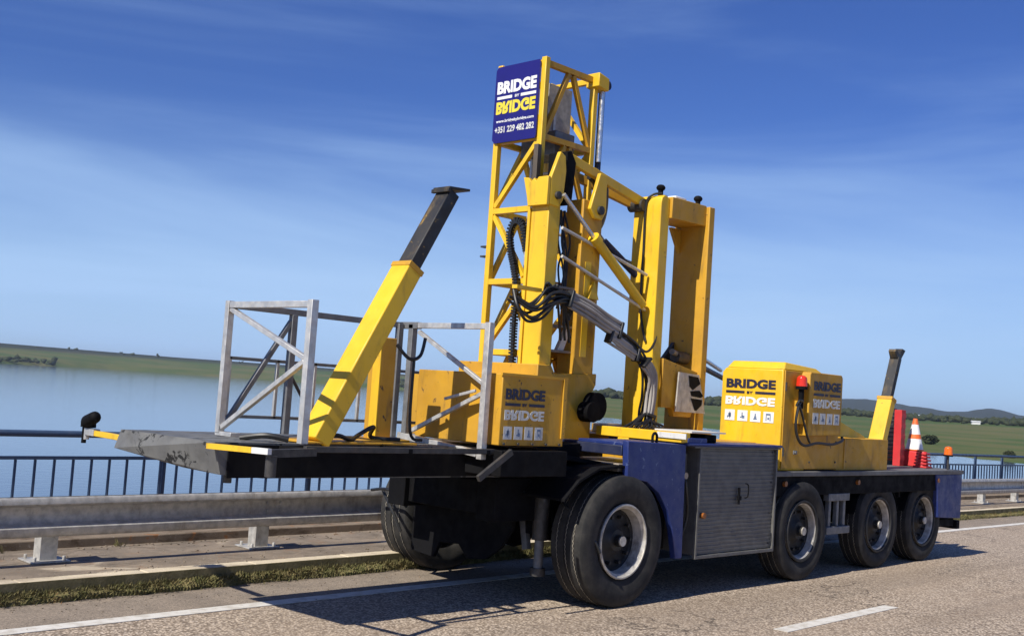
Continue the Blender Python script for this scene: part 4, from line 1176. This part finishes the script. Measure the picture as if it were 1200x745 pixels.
# tray behind the engine box
m = MB(); m.box(3.985, 5.24, .10, .135, 1.13, 1.485); m.box(3.985, 5.24, .93, .96, 1.13, 1.485); m.box(5.205, 5.24, .135, .93, 1.13, 1.485); m.box(3.985, 5.24, .135, .93, 1.13, 1.16)
tr = m.build('rear_tray', 'yellow_shaded_worn', V, bevel=.005)
m = MB(); m.prism([(3.99, 1.70), (3.99, 1.50), (4.75, 1.487), (4.68, 1.52)], 1, .14, .30); m.build('tray_gusset', 'yellow', tr)
m = MB(); m.box(4.15, 4.18, .091, .099, 1.15, 1.48); m.build('seam', 'yellow_shaded_worn', tr)
lg, dn = leg((5.44, .38, 1.20), (5.94, .38, 2.50), .60, (.12, .19), (.082, .125), ('yellow', 'leg_black', 'yellow_shaded_worn'))
m = MB(); T = Vector((5.93, .38, 2.52)); m.prism([(5.83, 2.575), (5.845, 2.605), (5.93, 2.545), (6.02, 2.62), (6.10, 2.60), (5.99, 2.49), (5.88, 2.49)], 1, .33, .43); m.build('foot_plate', 'leg_black', lg, bevel=.004)
# dark mesh crate behind the leg
mc = MB(); mc.box(6.66, 6.69, .80, .93, 1.127, 1.86); mc.box(6.93, 6.96, .80, .93, 1.127, 1.86)
z = 1.18
while z < 1.84: mc.box(6.69, 6.93, .80, .82, z, z+.035); mc.box(6.64, 6.658, .80, .93, z, z+.035); z += .055
mc.build('mesh_crate', 'darkmetal', V)
m = MB(); m.cyl((6.98, .10, 1.126), (6.98, .10, 1.30), .014, 10); bc = m.build('beacon_stalk', 'darkmetal', V)
m = MB(); m.cyl((6.98, .10, 1.30), (6.98, .10, 1.32), .062, 18); m.build('beacon_base', 'black', bc)
m = MB(); m.cyl((6.98, .10, 1.321), (6.98, .10, 1.40), .055, 18, .05); m.blob((6.98, .10, 1.40), .05, 2, (1, 1, .6)); m.build('beacon_lens', 'lens_orange', bc)

# ---- loose things standing on the rear deck
m = MB(); m.box(6.70, 6.82, .62, .72, 1.127, 1.86)
for k in range(5): m.box(6.695, 6.825, .615, .619, 1.2+k*.14, 1.25+k*.14)
tag(m.build('red_board', 'red', None, bevel=.008), 'tall narrow red plastic barrier board standing upright on the rear deck', 'barrier board')
m = MB(); m.hexa([(6.97, .52, 1.127), (7.26, .52, 1.127), (7.26, .80, 1.127), (6.97, .80, 1.127)], [(6.99, .53, 1.33), (7.24, .53, 1.33), (7.24, .79, 1.33), (6.99, .79, 1.33)])
tag(m.build('red_barrier_block', 'red', None, bevel=.012), 'low red plastic barrier block under the traffic cone', 'barrier block')
cn = empty('traffic_cone', (7.12, .62, 1.333), 'orange and white traffic cone on top of the red block on the rear deck', 'traffic cone')
def conepart(name, mat, z0, z1):
    r = lambda z: .115-.215*(z-1.35)
    m = MB(); m.lathe([(z0, r(z0)), (z1, r(z1)), (z1, r(z1)-.006), (z0, r(z0)-.006)], (7.12, .62, 0), 32, axis=2, closed=True); m.build(name, mat, cn)
m = MB(); m.box(7.0, 7.24, .53, .77, 1.335, 1.352); m.build('cone_base', 'orange', cn, bevel=.006)
conepart('white_band', 'cone_white', 1.352, 1.49); conepart('cone_body', 'orange', 1.491, 1.55); conepart('white_band', 'cone_white', 1.551, 1.68); conepart('cone_tip', 'orange', 1.681, 1.76)
cs = empty('stacked_cone_bases', (6.90, .40, 1.127), 'nested stack of red traffic cone bases standing beside the red block', 'cone stack')
for k in range(5):
    m = MB(); z = 1.128+k*.042; m.box(6.81+k*.006, 6.99-k*.006, .31+k*.006, .49-k*.006, z, z+.022); m.lathe([(z+.022, .075-k*.006), (z+.041, .068-k*.006)], (6.90, .40, 0), 20, axis=2); m.build('cone_base', 'red', cs, bevel=.003)

def bolts(pts, axis, parent, rad=.011, mat='darkmetal'):
    for p in pts:
        m = MB(); q = list(p); q[axis] -= .010; m.cyl(p, q, rad, 6); m.build('bolt', mat, parent)
bolts([(3.36+.0*i, .085, 1.22+i*.2) for i in range(4)]+[(3.93, .085, 1.22+i*.22) for i in range(4)], 1, eb)
for z in (1.28, 1.95):
    m = MB(); m.cyl((2.815, .082, z), (2.815, .082, z+.09), .012, 10); m.build('hinge', 'darkmetal', eb)
m = MB(); m.box(3.02, 3.09, .070, .085, 1.30, 1.34); m.cyl((3.04, .07, 1.32), (3.04, .055, 1.32), .014, 10); m.build('latch', 'greymetal', eb, bevel=.003)
bolts([(-1.30+i*.16, .088, 1.35) for i in range(5)], 1, cb)
bolts([(1.23, .028, .42+i*.3) for i in range(4)]+[(2.52, .028, .42+i*.3) for i in range(4)], 1, lk, .008)
m = MB(); m.tube([(2.0, -.005, 1.02), (2.03, -.02, 1.0), (2.03, -.02, .9), (2.0, -.005, .88)], .007); m.build('door_pull', 'black', lk)
